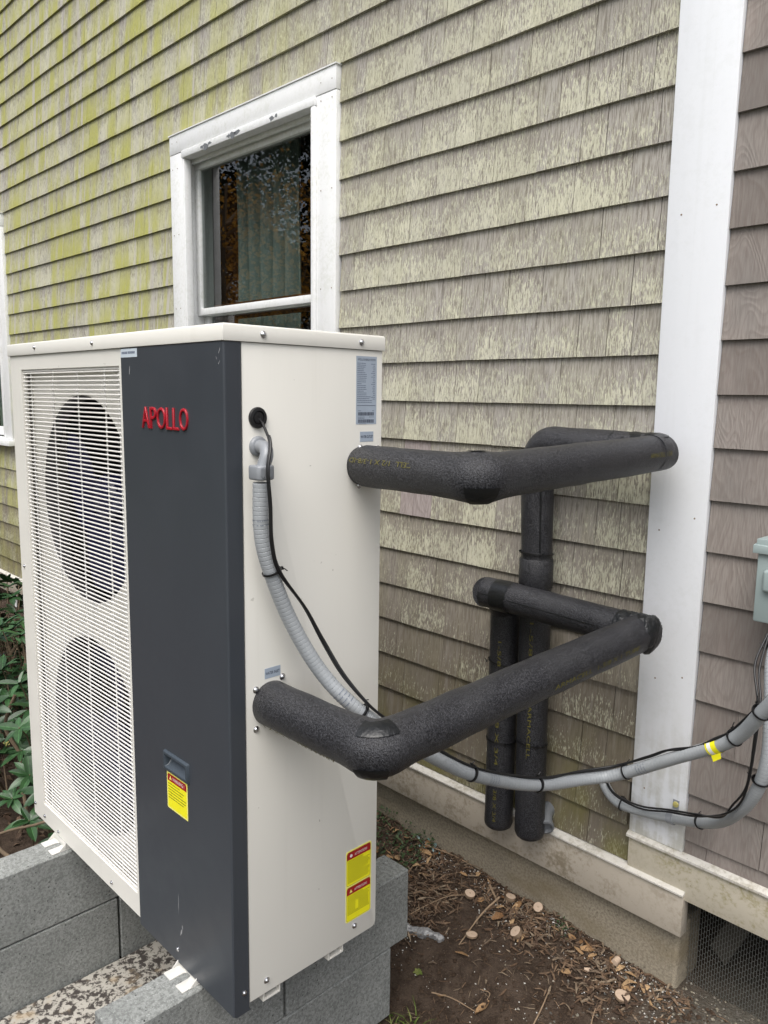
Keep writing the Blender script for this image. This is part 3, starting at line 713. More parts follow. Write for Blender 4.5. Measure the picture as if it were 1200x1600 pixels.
fs += [(b+j, b+4+j, b+4+(j+1) % 4, b+(j+1) % 4) for j in range(4)]
m.add(vs, fs); lid = m.build('lid', 'cream', hp, bevel=0.0028, bseg=3)
# front frame with grille opening
OX0, OX1, OZ0, OZ1 = 0.016, 0.586, -2.178, -0.944
m = MB(); xs0, xs1 = XL, 0.5995
m.box((xs0, YF, ZB+.002), (OX0, YF+.0012, ZL-.0005)); m.box((OX1, YF, ZB+.002), (xs1, YF+.0012, ZL-.0005))
m.box((OX0, YF, OZ1), (OX1, YF+.0012, ZL-.0005)); m.box((OX0, YF, ZB+.002), (OX1, YF+.0012, OZ0))
# returns of the opening
m.box((OX0-.0012, YF+.0012, OZ0), (OX0, YF+.016, OZ1)); m.box((OX1, YF+.0012, OZ0), (OX1+.0012, YF+.016, OZ1))
m.box((OX0, YF+.0012, OZ1), (OX1, YF+.016, OZ1+.0012)); m.box((OX0, YF+.0012, OZ0-.0012), (OX1, YF+.022, OZ0))
m.build('front_frame', 'cream', hp, smooth=False)
part('left_panel', 'cream', ((XL, YF+.0013, ZB), (XL+.0012, YB, ZL-.0005)))
part('back_panel', 'cream', ((XL+.0013, YB-.0012, ZB), (XR-.0013, YB, ZL-.0005)))
part('base_pan', 'cream', ((XL+.002, YF+.003, ZB-.001), (XR-.003, YB-.002, ZB+.0008)))
# side panel with rounded lower rear corner
r = 0.014; z0 = ZB+.002
pts = [(-1.0885, z0)] + [(YB-r+r*math.sin(a), z0+r-r*math.cos(a)) for a in [i*PI/2/6 for i in range(7)]] + [(YB, ZL-.0006), (-1.0885, ZL-.0006)]
m = MB(); m.prism([(XR-.0015, y, z) for y, z in pts], (0.0030, 0, 0)); m.build('side_panel', 'cream', hp, bevel=0.001)
# charcoal panel wrapping the corner, with a real pocket for the handle
HX0, HX1, HZ0, HZ1 = 0.750, 0.840, -1.796, -1.764
yf = YF-.003; xs = XR+.0032; rc = 0.0045
prof = [(0.6005, yf+.010), (0.6005, yf+.0015), (0.602, yf), (HX0, yf), (HX1, yf), (0.92, yf)]
prof += [(xs-rc+rc*math.sin(a), yf+rc-rc*math.cos(a)) for a in [i*PI/2/8 for i in range(9)]]
prof += [(xs, -1.092), (xs-.0012, -1.0905), (xs-.006, -1.0905)]
zl = [ZB-.013, ZB-.010, HZ0, HZ1, ZL-.0012]
m = MB(); n = len(prof); vs = []
for li, z in enumerate(zl):
    for (x, y) in prof:
        zz = z
        if li == 0:
            x = x*1.0; 
        vs.append((x, y+(0.004 if li == 0 else 0), zz))
fs = [(a*n+i, a*n+i+1, (a+1)*n+i+1, (a+1)*n+i) for a in range(4) for i in range(n-1) if not (a == 2 and i == 3)]
m.add(vs, fs); me_o = m.build('charcoal_panel', 'grey', hp, ang=28)
m = MB(); k = HX0, HX1, HZ0, HZ1; d = .022
A = [(HX0-.006, yf-.0001, HZ0-.006), (HX1+.006, yf-.0001, HZ0-.006), (HX1+.006, yf-.0001, HZ1+.006), (HX0-.006, yf-.0001, HZ1+.006)]
B = [(HX0-.004, yf-.006, HZ0-.004), (HX1+.004, yf-.006, HZ0-.004), (HX1+.004, yf-.006, HZ1+.004), (HX0-.004, yf-.006, HZ1+.004)]
Cc = [(HX0+.002, yf-.006, HZ0+.002), (HX1-.002, yf-.006, HZ0+.002), (HX1-.002, yf-.006, HZ1-.002), (HX0+.002, yf-.006, HZ1-.002)]
D = [(HX0+.006, yf+.002, HZ0+.006), (HX1-.006, yf+.002, HZ0+.006), (HX1-.004, yf+d, HZ1-.002), (HX0+.004, yf+d, HZ1-.002)]
m.add(A+B+Cc+D, [(r0*4+j, r0*4+(j+1) % 4, (r0+1)*4+(j+1) % 4, (r0+1)*4+j) for r0 in range(3) for j in range(4)]+[(12, 13, 14, 15)])
hd = m.build('handle', 'handle', hp, bevel=0.0012)
# name letters
adv = [0.040, 0.032, 0.040, 0.028, 0.028, 0.038]; xk = 0.692
for ch, a in zip('APOLLO', [0.0345, 0.0285, 0.0370, 0.0255, 0.0255, 0.0350]):
    lt = text_on('letter', ch, 'red', hp, (xk, yf, -1.0725), (1, 0, 0), (0, 0, 1), a-.0035, 0.0435, 0.0035, 0.0, 0.0, 0.0)
    sol = lt.data
    bm = bmesh.new(); bm.from_mesh(sol); bmesh.ops.remove_doubles(bm, verts=bm.verts, dist=1e-6)
    ret = bmesh.ops.extrude_face_region(bm, geom=bm.faces[:]); nv = [e for e in ret['geom'] if isinstance(e, bmesh.types.BMVert)]
    for v in nv: v.co.y += 0.0045
    bmesh.ops.recalc_face_normals(bm, faces=bm.faces)
    ed = [e for e in bm.edges if len(e.link_faces) == 2 and e.calc_face_angle(0) > 1.2 and all(v.co.y < -.002 for v in e.verts)]
    bmesh.ops.bevel(bm, geom=ed, offset=0.0011, segments=2, affect='EDGES', profile=0.5, clamp_overlap=True)
    bm.to_mesh(sol); bm.free(); sol.polygons.foreach_set('use_smooth', [True]*len(sol.polygons)); sol.set_sharp_from_angle(angle=math.radians(50))
    xk += a
# inner orifice panel, shrouds, fans
YI = YF+.030
def orifice(zc, za, zb, xc=0.315, rad=0.262, n=64):
    m = MB(); out = []; inn = []
    for i in range(n):
        a = 2*PI*i/n; c, s_ = math.cos(a), math.sin(a)
        sx = (0.600-xc if c > 0 else xc+0.055)/max(1e-6, abs(c)); sz = (zb-zc if s_ > 0 else zc-za)/max(1e-6, abs(s_)); t = min(sx, sz)
        out.append((xc+c*t, YI, zc+s_*t)); inn.append((xc+c*rad, YI, zc+s_*rad))
    for (cxx, czz) in ((0.600, zb), (-0.055, zb), (-0.055, za), (0.600, za)):
        i_ = min(range(n), key=lambda q: (out[q][0]-cxx)**2+(out[q][2]-czz)**2); out[i_] = (cxx, YI, czz)
    rings = [out, inn]
    for (rr, dy) in ((rad-.004, .003), (rad-.008, .008), (rad-.010, .034)):
        rings.append([(xc+math.cos(2*PI*i/n)*rr, YI+dy, zc+math.sin(2*PI*i/n)*rr) for i in range(n)])
    vs = [p for rg in rings for p in rg]
    fs = [(q*n+i, q*n+(i+1) % n, (q+1)*n+(i+1) % n, (q+1)*n+i) for q in range(len(rings)-1) for i in range(n)]
    nf = 2*n; m.add(vs, fs[:nf]); sh = m.build('fan_shroud', 'cream', hp)
    m = MB(); m.add(vs[2*n:], [tuple(q-2*n for q in f) for f in fs[nf:]]); m.build('shroud_ring', 'shroud_inner', sh); return sh
def fan(zc, rot, xc=0.315):
    h = MB(); yc = YI+.065
    h.lathe((xc, yc, zc), (0, -1, 0), [(0.0, -0.03), (0.058, -0.03), (0.060, 0.010), (0.052, 0.022), (0.02, 0.030), (0, 0.031)], 28)
    hub = h.build('fan', 'fan', hp); 
    for b3 in range(3):
        m = MB(); vs = []; nr, na = 8, 10
        for i in range(nr+1):
            rr = 0.055+(0.236-0.055)*i/nr; sw = 0.55*(i/nr); span = 1.55-0.25*(i/nr)
            for j in range(na+1):
                a = rot+b3*2*PI/3+sw+span*(j/na-.5); tw = (j/na-.5)*0.055*(1.1-.3*i/nr)
                vs.append((xc+math.cos(a)*rr, yc-.005+tw, zc+math.sin(a)*rr))
        b_ = len(vs); vs += [(p[0], p[1]+.0025, p[2]) for p in vs]
        q = [(i*(na+1)+j, i*(na+1)+j+1, (i+1)*(na+1)+j+1, (i+1)*(na+1)+j) for i in range(nr) for j in range(na)]
        m.add(vs, q+[tuple(b_+k_ for k_ in reversed(f_)) for f_ in q]); m.build('blade', 'fan', hub, ang=60)
    m = MB(); m.box((xc-.03, yc+.04, zc-.30), (xc-.022, yc+.055, zc+.30)); m.box((xc+.022, yc+.04, zc-.30), (xc+.03, yc+.055, zc+.30)); m.build('motor_bracket', 'fan_dark', hub)
    return hub
orifice(-1.266, -1.573, -0.915); orifice(-1.880, -2.225, -1.5732)
fan(-1.266, 0.4); fan(-1.880, 1.3)
part('coil', 'coil', ((XL+.01, YB-.05, ZB+.02), (0.60, YB-.03, ZL-.02)), ((XL+.01, YI+.11, ZB+.02), (XL+.03, YB-.05, ZL-.02)))
part('divider', 'coil', ((0.603, YI+.002, ZB+.02), (0.606, YB-.03, ZL-.02)))
# grille: every horizontal wire an object
gr = part('fan_grille', 'cream_wire', ((OX0+.003, YF+.006, OZ0+.002), (OX0+.0065, YF+.0095, OZ1-.002)), ((OX1-.0065, YF+.006, OZ0+.002), (OX1-.003, YF+.0095, OZ1-.002)), ((OX0+.003, YF+.004, OZ1-.006), (OX1-.003, YF+.0078, OZ1-.0022)), ((OX0+.003, YF+.004, OZ0+.0022), (OX1-.003, YF+.0078, OZ0+.006)))
m = MB(); m.tube([(-(OX1-OX0)/2+.003, 0, 0), ((OX1-OX0)/2-.003, 0, 0)], 0.0019, 6); wme = m.mesh('wire', mat='cream_wire')
nz = 118
for i in range(nz):
    z = OZ1-.010-(OZ1-OZ0-.020)*i/(nz-1)
    o = link('wire', wme, None, gr, Vector(((OX0+OX1)/2, YF+.0040, z)))
m = MB(); m.tube([(0, 0, -(OZ1-OZ0)/2+.003), (0, 0, (OZ1-OZ0)/2-.003)], 0.0019, 6); vme = m.mesh('wire', mat='cream_wire')
for x in (0.062, 0.205, 0.352, 0.498, 0.566): link('wire', vme, None, gr, Vector((x, YF+.0082, (OZ0+OZ1)/2)))
# screws
def screw(loc, axis, parent=hp, rad=0.0055):
    m = MB(); m.lathe(loc, axis, [(rad*1.25, 0), (rad*1.25, rad*.18), (rad*.98, rad*.3), (rad*.85, rad*.62), (rad*.5, rad*.9), (0, rad)], 16); return m.build('screw', 'steel', parent, ang=50)
for y, z in [(-1.043, -.892), (-.798, -.8925)]: screw((XR+g0, y, z), (1, 0, 0))
for y, z in [(-1.047, -2.206), (-.802, -2.203)]: screw((XR+.0015, y, z), (1, 0, 0))
screw((xs, -1.103, -2.203), (1, 0, 0), rad=.0045)
for y, z in [(-.806+.01, -1.109), (-.809+.01, -1.188), (-.745, -1.112), (-1.066, -1.570), (-1.002, -1.5585), (-1.066, -1.651)]: screw((XR+.0015, y, z), (1, 0, 0))
for x, z in [(.131, -.890), (.469, -.892)]: screw((x, YF-g0, z), (0, -1, 0), rad=.0045)
for x, z in [(-.035, -1.486), (-.047, -2.20), (.116, -2.222), (.448, -2.216), (0.02, -2.214)]: screw((x, YF, z), (0, -1, 0), rad=.0045)
screw((.778, yf, -2.214), (0, -1, 0), rad=.0045)
# feet
def foot(xc):
    m = MB(); w_ = 0.040; y_out, y_in = -1.163, -1.06; zt = TB+.0035
    sl = 0.011; c = (xc, y_out+.030)
    left = [(xc-w_, y_out), (xc-sl, y_out), (xc-sl, c[1])]
    arc = [(c[0]-sl*math.cos(a), c[1]+sl*math.sin(a)) for a in [i*PI/8 for i in range(1, 8)]]
    right = [(xc+sl, c[1]), (xc+sl, y_out), (xc+w_, y_out), (xc+w_, y_in), (xc-w_, y_in)]
    m.prism([(x, y, TB+.0005) for x, y in left+arc+right], (0, 0, 0.003))
    for sx in (-1, 1):     # flared web up to the body
        X = xc+sx*w_; q = [(X, y_out+.004, zt), (X, YF+.004, zt), (X, YF+.03, ZB-.002), (X, YF-.002, ZB-.002), (X, YF-.010, zt+.010)]
        if sx > 0: q = [(X, YF-.018, zt), (X, YF+.06, zt), (X, YF+.06, ZB-.001), (X, YF+.002, ZB-.001)]
        else: q = [(X, YF-.018, zt), (X, YF+.06, zt), (X, YF+.06, ZB-.001), (X, YF+.002, ZB-.001)]
        m.prism(q, (-sx*.0025, 0, 0))
    m.box((xc-w_, YF+.0, zt), (xc+w_, YF+.003, ZB-.0015))
    o = m.build('foot', 'zinc', hp, bevel=0.0008); return o
foot(0.122); foot(0.815)
for yc in (-1.030, -0.853):      # open rail ends below the side panel
    m = MB(); a, b = yc-.022, yc+.022; zt, zb = ZB-.0015, ZB-.0205
    m.prism([(XR-.004, a, zt), (XR-.004, a, zb), (XR-.004, b, zb), (XR-.004, b, zt), (XR-.004, b-.0035, zt), (XR-.004, b-.0035, zb+.0035), (XR-.004, a+.0035, zb+.0035), (XR-.004, a+.0035, zt)], (-0.12, 0, 0)); m.build('base_rail', 'cream', hp)
# small drip notch and grommet
m = MB(); m.lathe((XR+.0015, -1.056, -1.044), (1, 0, 0), [(0.0195, 0), (0.0200, .003), (0.0185, .0055), (0.0135, .0062), (0.0125, .003), (0.0105, .0035), (0.0100, .0055), (0.004, .0060), (0, .0050)], 28)
grom = m.build('cable_grommet', 'rubber', hp, ang=50)

# ---- labels
def sticker_side(name, y0, z0, y1, z1, mat, parent=hp, x=XR+.0015, th=.0004):
    m = MB(); m.box((x, y0, z0), (x+th, y1, z1)); return m.build(name, mat, parent, smooth=False)
def bars(parent, mat, plane, rows):
    """rows of short printed dashes: (u0, u1, z, h)"""
    m = MB()
    for (u0, u1, z, h) in rows:
        u = u0
        while u < u1-.0008:
            l = min(R.uniform(.0016, .0045), u1-u)
            if plane[0] == 'x': m.box((plane[1], u, z-h/2), (plane[1]+.00015, u+l, z+h/2))
            else: m.box((u, plane[1]-.00015, z-h/2), (u+l, plane[1], z+h/2))
            u += l+.0008
    return m.build('print_lines', mat, parent, smooth=False)
# rating plate
np_ = sticker_side('rating_plate', -.809, -1.060, -.751, -.920, 'bluelabel')
xp = XR+.00195
text_on('lettering', 'APOLLO ENERGY SYSTEM', 'ink', np_, (xp, -.805, -.9290), (0, 1, 0), (0, 0, 1), .050, .0042, .0001)
rows = []
for i in range(22):
    z = -.9345-.0038*i; rows.append((-.806, -.806+R.choice([.018, .026, .024, .030, .022, .012]) + (.012 if i > 17 else 0), z, .0012))
    if i < 20: rows.append((-.758-R.choice([.003, .005, .009, .004]), -.7555, z-.001, .0012))
bars(np_, 'ink_soft', ('x', xp), rows)
m = MB(); m.box((xp, -.807, -1.0215), (xp+.00015, -.754, -1.0208))
for (zz0, zz1) in ((-1.0420, -1.0350), (-1.0570, -1.0500)):
    y = -.803
    while y < -.758: w_ = R.uniform(.0005, .0014); m.box((xp, y, zz0), (xp+.00015, y+w_, zz1)); y += w_+R.uniform(.0005, .0012)
m.build('barcode', 'ink', np_, smooth=False)
bars(np_, 'ink_soft', ('x', xp), [(-.803, -.795, -1.0320, .0012), (-.763, -.758, -1.0320, .0012), (-.803, -.785, -1.0450, .0012), (-.803, -.785, -1.0478, .0011), (-.772, -.758, -1.0450, .0011), (-.800, -.780, -1.0592, .001)])
wo_ = sticker_side('water_outlet_label', -.797, -1.0965, -.759, -1.0755, 'bluelabel'); text_on('lettering', 'WATER OUTLET', 'ink', wo_, (xp, -.7955, -1.0890), (0, 1, 0), (0, 0, 1), .035, .0058, .0001, offset=.012)
wi = sticker_side('water_inlet_label', -1.0445, -1.5540, -1.0065, -1.5330, 'bluelabel'); text_on('lettering', 'WATER INLET', 'ink', wi, (xp, -1.0425, -1.5465), (0, 1, 0), (0, 0, 1), .034, .0058, .0001, offset=.012)
# yellow attention stickers
def rrect(u0, z0, u1, z1, r, n=4):
    P = []
    for (cu, cz, a0) in ((u1-r, z1-r, 0), (u0+r, z1-r, PI/2), (u0+r, z0+r, PI), (u1-r, z0+r, 1.5*PI)):
        P += [(cu+r*math.cos(a0+i*PI/2/n), cz+r*math.sin(a0+i*PI/2/n)) for i in range(n+1)]
    return P
def panel(name, mat, parent, pts, plane, th=.0002):
    m = MB()
    if plane[0] == 'x': m.prism([(plane[1], u, z) for u, z in pts], (th, 0, 0))
    else: m.prism([(u, plane[1], z) for u, z in pts], (0, -th, 0))
    return m.build(name, mat, parent, smooth=False)
st = panel('attention_sticker', 'yellow_rim', hp, rrect(-.829, -2.187, -.751, -2.012, .006), ('x', XR+.0015), .0004)
for (za, zb, tri) in ((-2.0975, -2.0150, 0), (-2.1845, -2.1010, 1)):
    x_ = XR+.0019
    panel('border', 'ink_green', st, rrect(-.8265, za, -.7535, zb, .005), ('x', x_), .0001)
    panel('field', 'yellow', st, rrect(-.8258, za+.0007, -.7542, zb-.0007, .0045), ('x', x_+.0001), .0001)
    panel('header_band', 'redprint', st, [(-.8258, zb-.019), (-.7542, zb-.019), (-.7542, zb-.005), (-.7575, zb-.0008), (-.8225, zb-.0008), (-.8258, zb-.005)], ('x', x_+.0002), .0001)
    text_on('lettering', 'ATTENTION!', 'white_ink', st, (x_+.0003, -.803, zb-.0138), (0, 1, 0), (0, 0, 1), .038, .0062, .0001)
    if tri: panel('warning_triangle', 'yellow_rim', st, [(-.818, zb-.0145), (-.809, zb-.0145), (-.8135, zb-.0065)], ('x', x_+.0003), .0001)
    else: panel('warning_mark', 'white_ink', st, [(-.8135+.004*math.cos(a), zb-.0105+.0038*math.sin(a)) for a in [i*PI/4 for i in range(8)]], ('x', x_+.0003), .0001)
    rows = []
    for i in range(15 if not tri else 13):
        z = zb-.0225-.0037*i
        if tri and 4 < i < 11:
            rows.append((-.823, -.800, z, .0013)); rows.append((-.790, -.759, z, .0014))
        else: rows.append((-.823, -.757-R.choice([0, 0, .004, .02]), z, .0013))
    bars(st, 'ink_green', ('x', x_+.0002), rows)
# warning sticker on the charcoal panel
sw = panel('warning_sticker', 'yellow_rim', hp, rrect(.7515, -1.8880, .8365, -1.8045, .002), ('y', yf-.0002), .0004)
ys = yf-.0006
panel('field', 'yellow', sw, rrect(.7550, -1.8845, .8330, -1.8075, .003), ('y', ys), .0001)
panel('header_band', 'redprint', sw, [(.7550, -1.8245), (.8330, -1.8245), (.8330, -1.812), (.8290, -1.8080), (.7590, -1.8080), (.7550, -1.812)], ('y', ys-.0001), .0001)
text_on('lettering', 'WARNING !', 'white_ink', sw, (.776, ys-.0002, -1.8200), (1, 0, 0), (0, 0, 1), .048, .0078, .0001)
panel('warning_triangle', 'yellow_rim', sw, [(.762, -1.8205), (.7715, -1.8205), (.7668, -1.8115)], ('y', ys-.0002), .0001)
bars(sw, 'ink_green', ('y', ys-.0001), [(.757, .805, -1.830, .0020), (.757, .822, -1.8365, .002), (.757, .816, -1.843, .002), (.757, .831, -1.8495, .002), (.757, .828, -1.856, .002), (.757, .82, -1.862, .002)])
al = panel('panel_label', 'palelabel', hp, [(.6035, -.9275), (.6760, -.9275), (.6760, -.9100), (.6035, -.9100)], ('y', yf-.0002), .0004)
bars(al, 'ink_soft', ('y', yf-.0006), [(.608, .634, -.9180, .0050), (.6365, .668, -.9180, .0050)])
# paint chips on the cream side and charcoal corner
for (x, z, w_, h_, tl) in [(.795, -2.165, .003, .012, .3), (.800, -2.15, .002, .006, -.2), (.786, -2.10, .0008, .030, .03), (.640, -.955, .0015, .012, .1), (.985, -.925, .0012, .006, .5), (.984, -.945, .001, .005, .6), (.975, -.937, .0008, .004, -.4)]:
    pts = [(x+w_*math.cos(a)*R.uniform(.5, 1)+tl*h_*math.sin(a), z+h_*math.sin(a)*R.uniform(.6, 1)) for a in [i*PI/5 for i in range(10)]]
    panel('scuff_mark', 'scuff', hp, pts, ('y', yf-.0001), .0001)
for (y, z, w_, h_) in [(-.905, -1.905, .0012, .004), (-.87, -1.36, .001, .003), (-.93, -1.14, .004, .0006), (-.80, -2.06, .001, .002)]:
    panel('scuff_mark', 'scuff_dark', hp, [(y+w_*math.cos(a)*R.uniform(.5, 1), z+h_*math.sin(a)*R.uniform(.6, 1)) for a in [i*PI/4 for i in range(8)]], ('x', XR+.0016), .0001)

# ------------------------------------------------------------------ insulated pipes
RP = 0.0435
def lump(amp, sc, seed=0):
    return lambda P, a, i: amp*mnoise.noise(Vector((P.x*sc+math.cos(a)*1.2+seed, P.y*sc+math.sin(a)*1.2, P.z*sc)))
def pipe_print(parent, body, start, d, up, rad, ang, hgt, length, flip=False):
    """lettering laid on the curved skin of a straight sleeve; d = pipe direction, ang = angle from 'up' round the pipe"""
    me = text_mesh(body); vs = me.vertices; xs_ = [v.co.x for v in vs]; ys_ = [v.co.y for v in vs]
    x0_, x1_, y0_, y1_ = min(xs_), max(xs_), min(ys_), max(ys_)
    d = Vector(d).normalized(); up = (Vector(up)-d*Vector(up).dot(d)).normalized(); sd_ = d.cross(up)
    for v in vs:
        u = (v.co.x-x0_)/(x1_-x0_); w_ = (v.co.y-y0_)/(y1_-y0_)-.5
        if flip: u, w_ = 1-u, -w_
        a = ang - w_*hgt/rad
        v.co = Vector(start)+d*(u*length)+(up*math.cos(a)+sd_*math.sin(a))*(rad+.0022)
    c = Vector(start)
    for v in vs: v.co -= c
    return link('lettering', me, 'pipe_ink', parent, c)

# upper pipe (water outlet): out of the side, to the wall, back along the wall and down
A0 = Vector((0.997, -.793, -1.146)); A1 = Vector((1.318, -.800, -1.146)); A2 = Vector((1.325, -.118, -1.126)); A3 = Vector((.957, -.100, -1.118)); A4 = Vector((.960, -.088, -1.455)); A5 = Vector((.975, -.088, -2.278))
P1 = empty('insulated_pipe', A0, 'upper black foam insulated pipe leaving beside the water outlet label', 'insulated pipe', 'foam insulated water pipes')
path = fillet([A0, A1, A2], [.020], 8, .008)
def rad_leg1(i, n, path):
    out = []
    for q in path:
        d1 = (q-A1).length; out.append(RP+.0045*math.exp(-(d1/.045)**2)-(.003 if (q-A0).length < .01 else 0))
    return out
m = MB(); m.tube(path, rad_leg1(0, 0, path), 40, jit=lump(.0016, 14)); m.build('foam_sleeve', 'foam', P1, ang=70)
path = fillet([A2+Vector((0, -.06, 0)), A2, A3, A4], [.046, .055], 12, .008)
m = MB(); m.tube(path, RP+.0004, 40, jit=lump(.0016, 14, 3)); m.build('foam_sleeve', 'foam', P1, ang=70)
# end blob of tape where the leg meets the wall run
path2 = fillet([A2+Vector((.0, -.050, 0)), A2, A2+Vector((-.13, .006, .001))], [.046], 10, .008)
m = MB(); m.tube(path2, RP+.0016, 32, cap=False, a0=-1.2, a1=.55, jit=lump(.0032, 60, 9)); m.build('tape_wrap', 'tape', P1, ang=70)
m = MB(); m.tube([A4+Vector((0, 0, .012)), A4+Vector((0, 0, .006)), A4+Vector((0, 0, -.070)), A4+Vector((0, 0, -.075))], [RP+.0005, RP+.0042, RP+.0042, RP+.001], 36, jit=lump(.001, 30)); m.build('foam_collar', 'foam', P1, ang=50)
pth = [A4+(A5-A4)*t for t in [i/60 for i in range(61)]]; rr = [RP]*61; rr[-1] = RP-.010; rr[-2] = RP-.003; pth[-2] = pth[-1]+Vector((0, 0, .006)); pth[-3] = pth[-1]+Vector((0, 0, .016))
m = MB(); m.tube(pth, rr, 36, jit=lump(.0016, 12, 5)); m.build('foam_sleeve', 'foam', P1, ang=60)
# seam on the upright
m = MB(); m.tube([(.957+.034, -.100-.029, -1.19), (.959+.034, -.092-.029, -1.42)], .0022, 6); m.build('seam', 'tape', P1)
m = MB(); m.tube([A2+Vector((-.13, -.018, -.040)), A3+Vector((.08, -.018, -.038))], .0022, 6); m.build('seam', 'tape', P1)
def patch(parent, path, r0, a0, a1, seed=0):
    m = MB(); m.tube(path, r0-.0004, 22, cap=False, a0=a0, a1=a1, jit=lump(.0012, 90, seed)); m.build('tape_patch', 'tape', parent, ang=60)
# patches of tape at the elbow near the unit (angle 0 = up, bn = T x up)
el = fillet([A0, A1, A2], [.020], 8, .006)
def near(path, c, d0, d1):
    dist = 0; i0 = min(range(len(path)), key=lambda i: (path[i]-c).length); step = (path[1]-path[0]).length
    return path[max(0, i0+int(d0/step)):min(len(path), i0+int(d1/step)+1)]
patch(P1, near(el, A1, -.014, .018), RP+.0068, PI*.60, PI*1.02, 2)
patch(P1, near(el, A1, -.024, .018), RP+.0066, -PI*.25, PI*.06, 7)
pipe_print(P1, 'ARMACELL  1/2 X 1-3/8-ID', A0+Vector((.012, 0, 0)), (1, 0, 0), (0, 0, 1), RP+.0015, 1.25, .010, .235, flip=True)
pipe_print(P1, 'ARMACELL 1-5/8', A1.lerp(A2, .80), A2-A1, (0, 0, 1), RP, 1.50, .010, .10)

# lower pipe (water inlet)
B0 = Vector((.997, -1.030, -1.606)); B1 = Vector((1.316, -1.046, -1.592)); B2 = Vector((1.334, -.185, -1.556)); B3 = Vector((.862, -.185, -1.545)); B4 = Vector((.858, -.088, -1.62)); B5 = Vector((.861, -.088, -2.294))
P2 = empty('insulated_pipe', B0, 'lower black foam insulated pipe leaving below the water inlet label', 'insulated pipe', 'foam insulated water pipes')
path = fillet([B0, B1, B2+Vector((0, .015, 0))], [.022], 8, .008)
m = MB(); m.tube(path, [RP+.001+.0045*math.exp(-((q-B1).length/.05)**2) for q in path], 40, jit=lump(.0018, 14, 11)); m.build('foam_sleeve', 'foam', P2, ang=70)
hp_ = [B2+Vector((.022, 0, 0)), B2+Vector((.016, 0, 0)), B2+Vector((0, 0, 0)), B3]
pth = [B2+Vector((.030, 0, 0))] + [B2.lerp(B3, t/40) for t in range(41)] + [B3+Vector((-.010, 0, 0))]
m = MB(); m.tube(pth, [RP-.012]+[RP-.001]*41+[RP-.012], 36, jit=lump(.0016, 14, 21)); m.build('foam_sleeve', 'foam', P2, ang=60)
m = MB(); m.tube([(B2.x-.10, B2.y-.041, B2.z+.003), (B3.x+.005, B3.y-.041, B3.z+.005)], .0022, 6); m.build('seam', 'tape', P2)
pth = [B3+Vector((-.004, 0, 0)), B3+Vector((.002, 0, 0)), B3+Vector((.03, 0, 0))]
m = MB(); m.tube([Vector((B3.x-.002, B3.y-.004, B3.z-.002)), Vector((B3.x-.006, -.12, B3.z-.02)), Vector((B4.x, B4.y, B4.z))], RP-.001, 30, jit=lump(.002, 30)); m.build('foam_elbow', 'foam', P2, ang=60)
m = MB(); m.tube([B2.lerp(B3, t) for t in (.80, .84, .88, .915)], RP+.0012, 32, cap=False, jit=lump(.0008, 60)); m.build('tape_wrap', 'tape', P2)
pth = [B4.lerp(B5, t) for t in [i/50 for i in range(51)]]; rr = [RP-.001]*51; rr[-1] = RP-.011; rr[-2] = RP-.004; pth[-2] = pth[-1]+Vector((0, 0, .006)); pth[-3] = pth[-1]+Vector((0, 0, .016))
m = MB(); m.tube(pth, rr, 36, jit=lump(.0016, 12, 31)); m.build('foam_sleeve', 'foam', P2, ang=60)
# crumpled tape bunch at the far elbow
el = [B2+Vector((-.052, .0, 0)), B2+Vector((-.02, -.003, 0)), B2+Vector((.012, -.006, 0)), B2+Vector((.030, -.004, .001)), B2+Vector((.046, -.004, .001)), B2+Vector((.060, -.002, .002))]
el = resample(el[:-1], .0035); nn_ = len(el); m = MB(); m.tube(el, [RP+.0025-(.022*max(0, (i/(nn_-1)-.80)/.20)**2) for i in range(nn_)], 64, jit=lambda P_, a_, i_: .006*mnoise.noise(Vector((P_.x*60+math.cos(a_)*2.2, math.sin(a_)*2.2, 4)))+.003*mnoise.noise(Vector((P_.x*160, math.cos(a_)*7, math.sin(a_)*7)))); m.build('tape_wrap', 'tape_dull', P2, ang=45)
el = fillet([B0, B1, B2], [.022], 8, .006)
patch(P2, near(el, B1, -.016, .012), RP+.0080, PI*.62, PI*.92, 2)
patch(P2, near(el, B1, -.012, .024), RP+.0078, PI*.04, PI*.26, 5)
pipe_print(P2, 'ARMACELL  1 5/8 X 1', B0+Vector((.03, 0, 0)), B1-B0, (0, 0, 1), RP+.002, 2.18, .010, .225, flip=True)
pipe_print(P2, 'ARMACELL  1-5/8 X 1 TUBE', B1.lerp(B2, .52), B2-B1, (0, 0, 1), RP+.001, 1.72, .011, .33)
for parent, x, z0_, z1_ in ((P1, .966, -1.53, -1.57), (P1, .967, -1.62, -1.80), (P1, .972, -1.86, -2.02), (P2, .859, -1.70, -1.84), (P2, .860, -1.88, -2.08), (P2, .860, -2.14, -2.26)):
    pipe_print(parent, R.choice(['1-5/8 X 1', 'ARMACELL', '1 3/8 X 3/4']), (x, -.088, z0_), (0, 0, -1), (0, -1, 0), RP+.001, -.35, .010, abs(z1_-z0_))
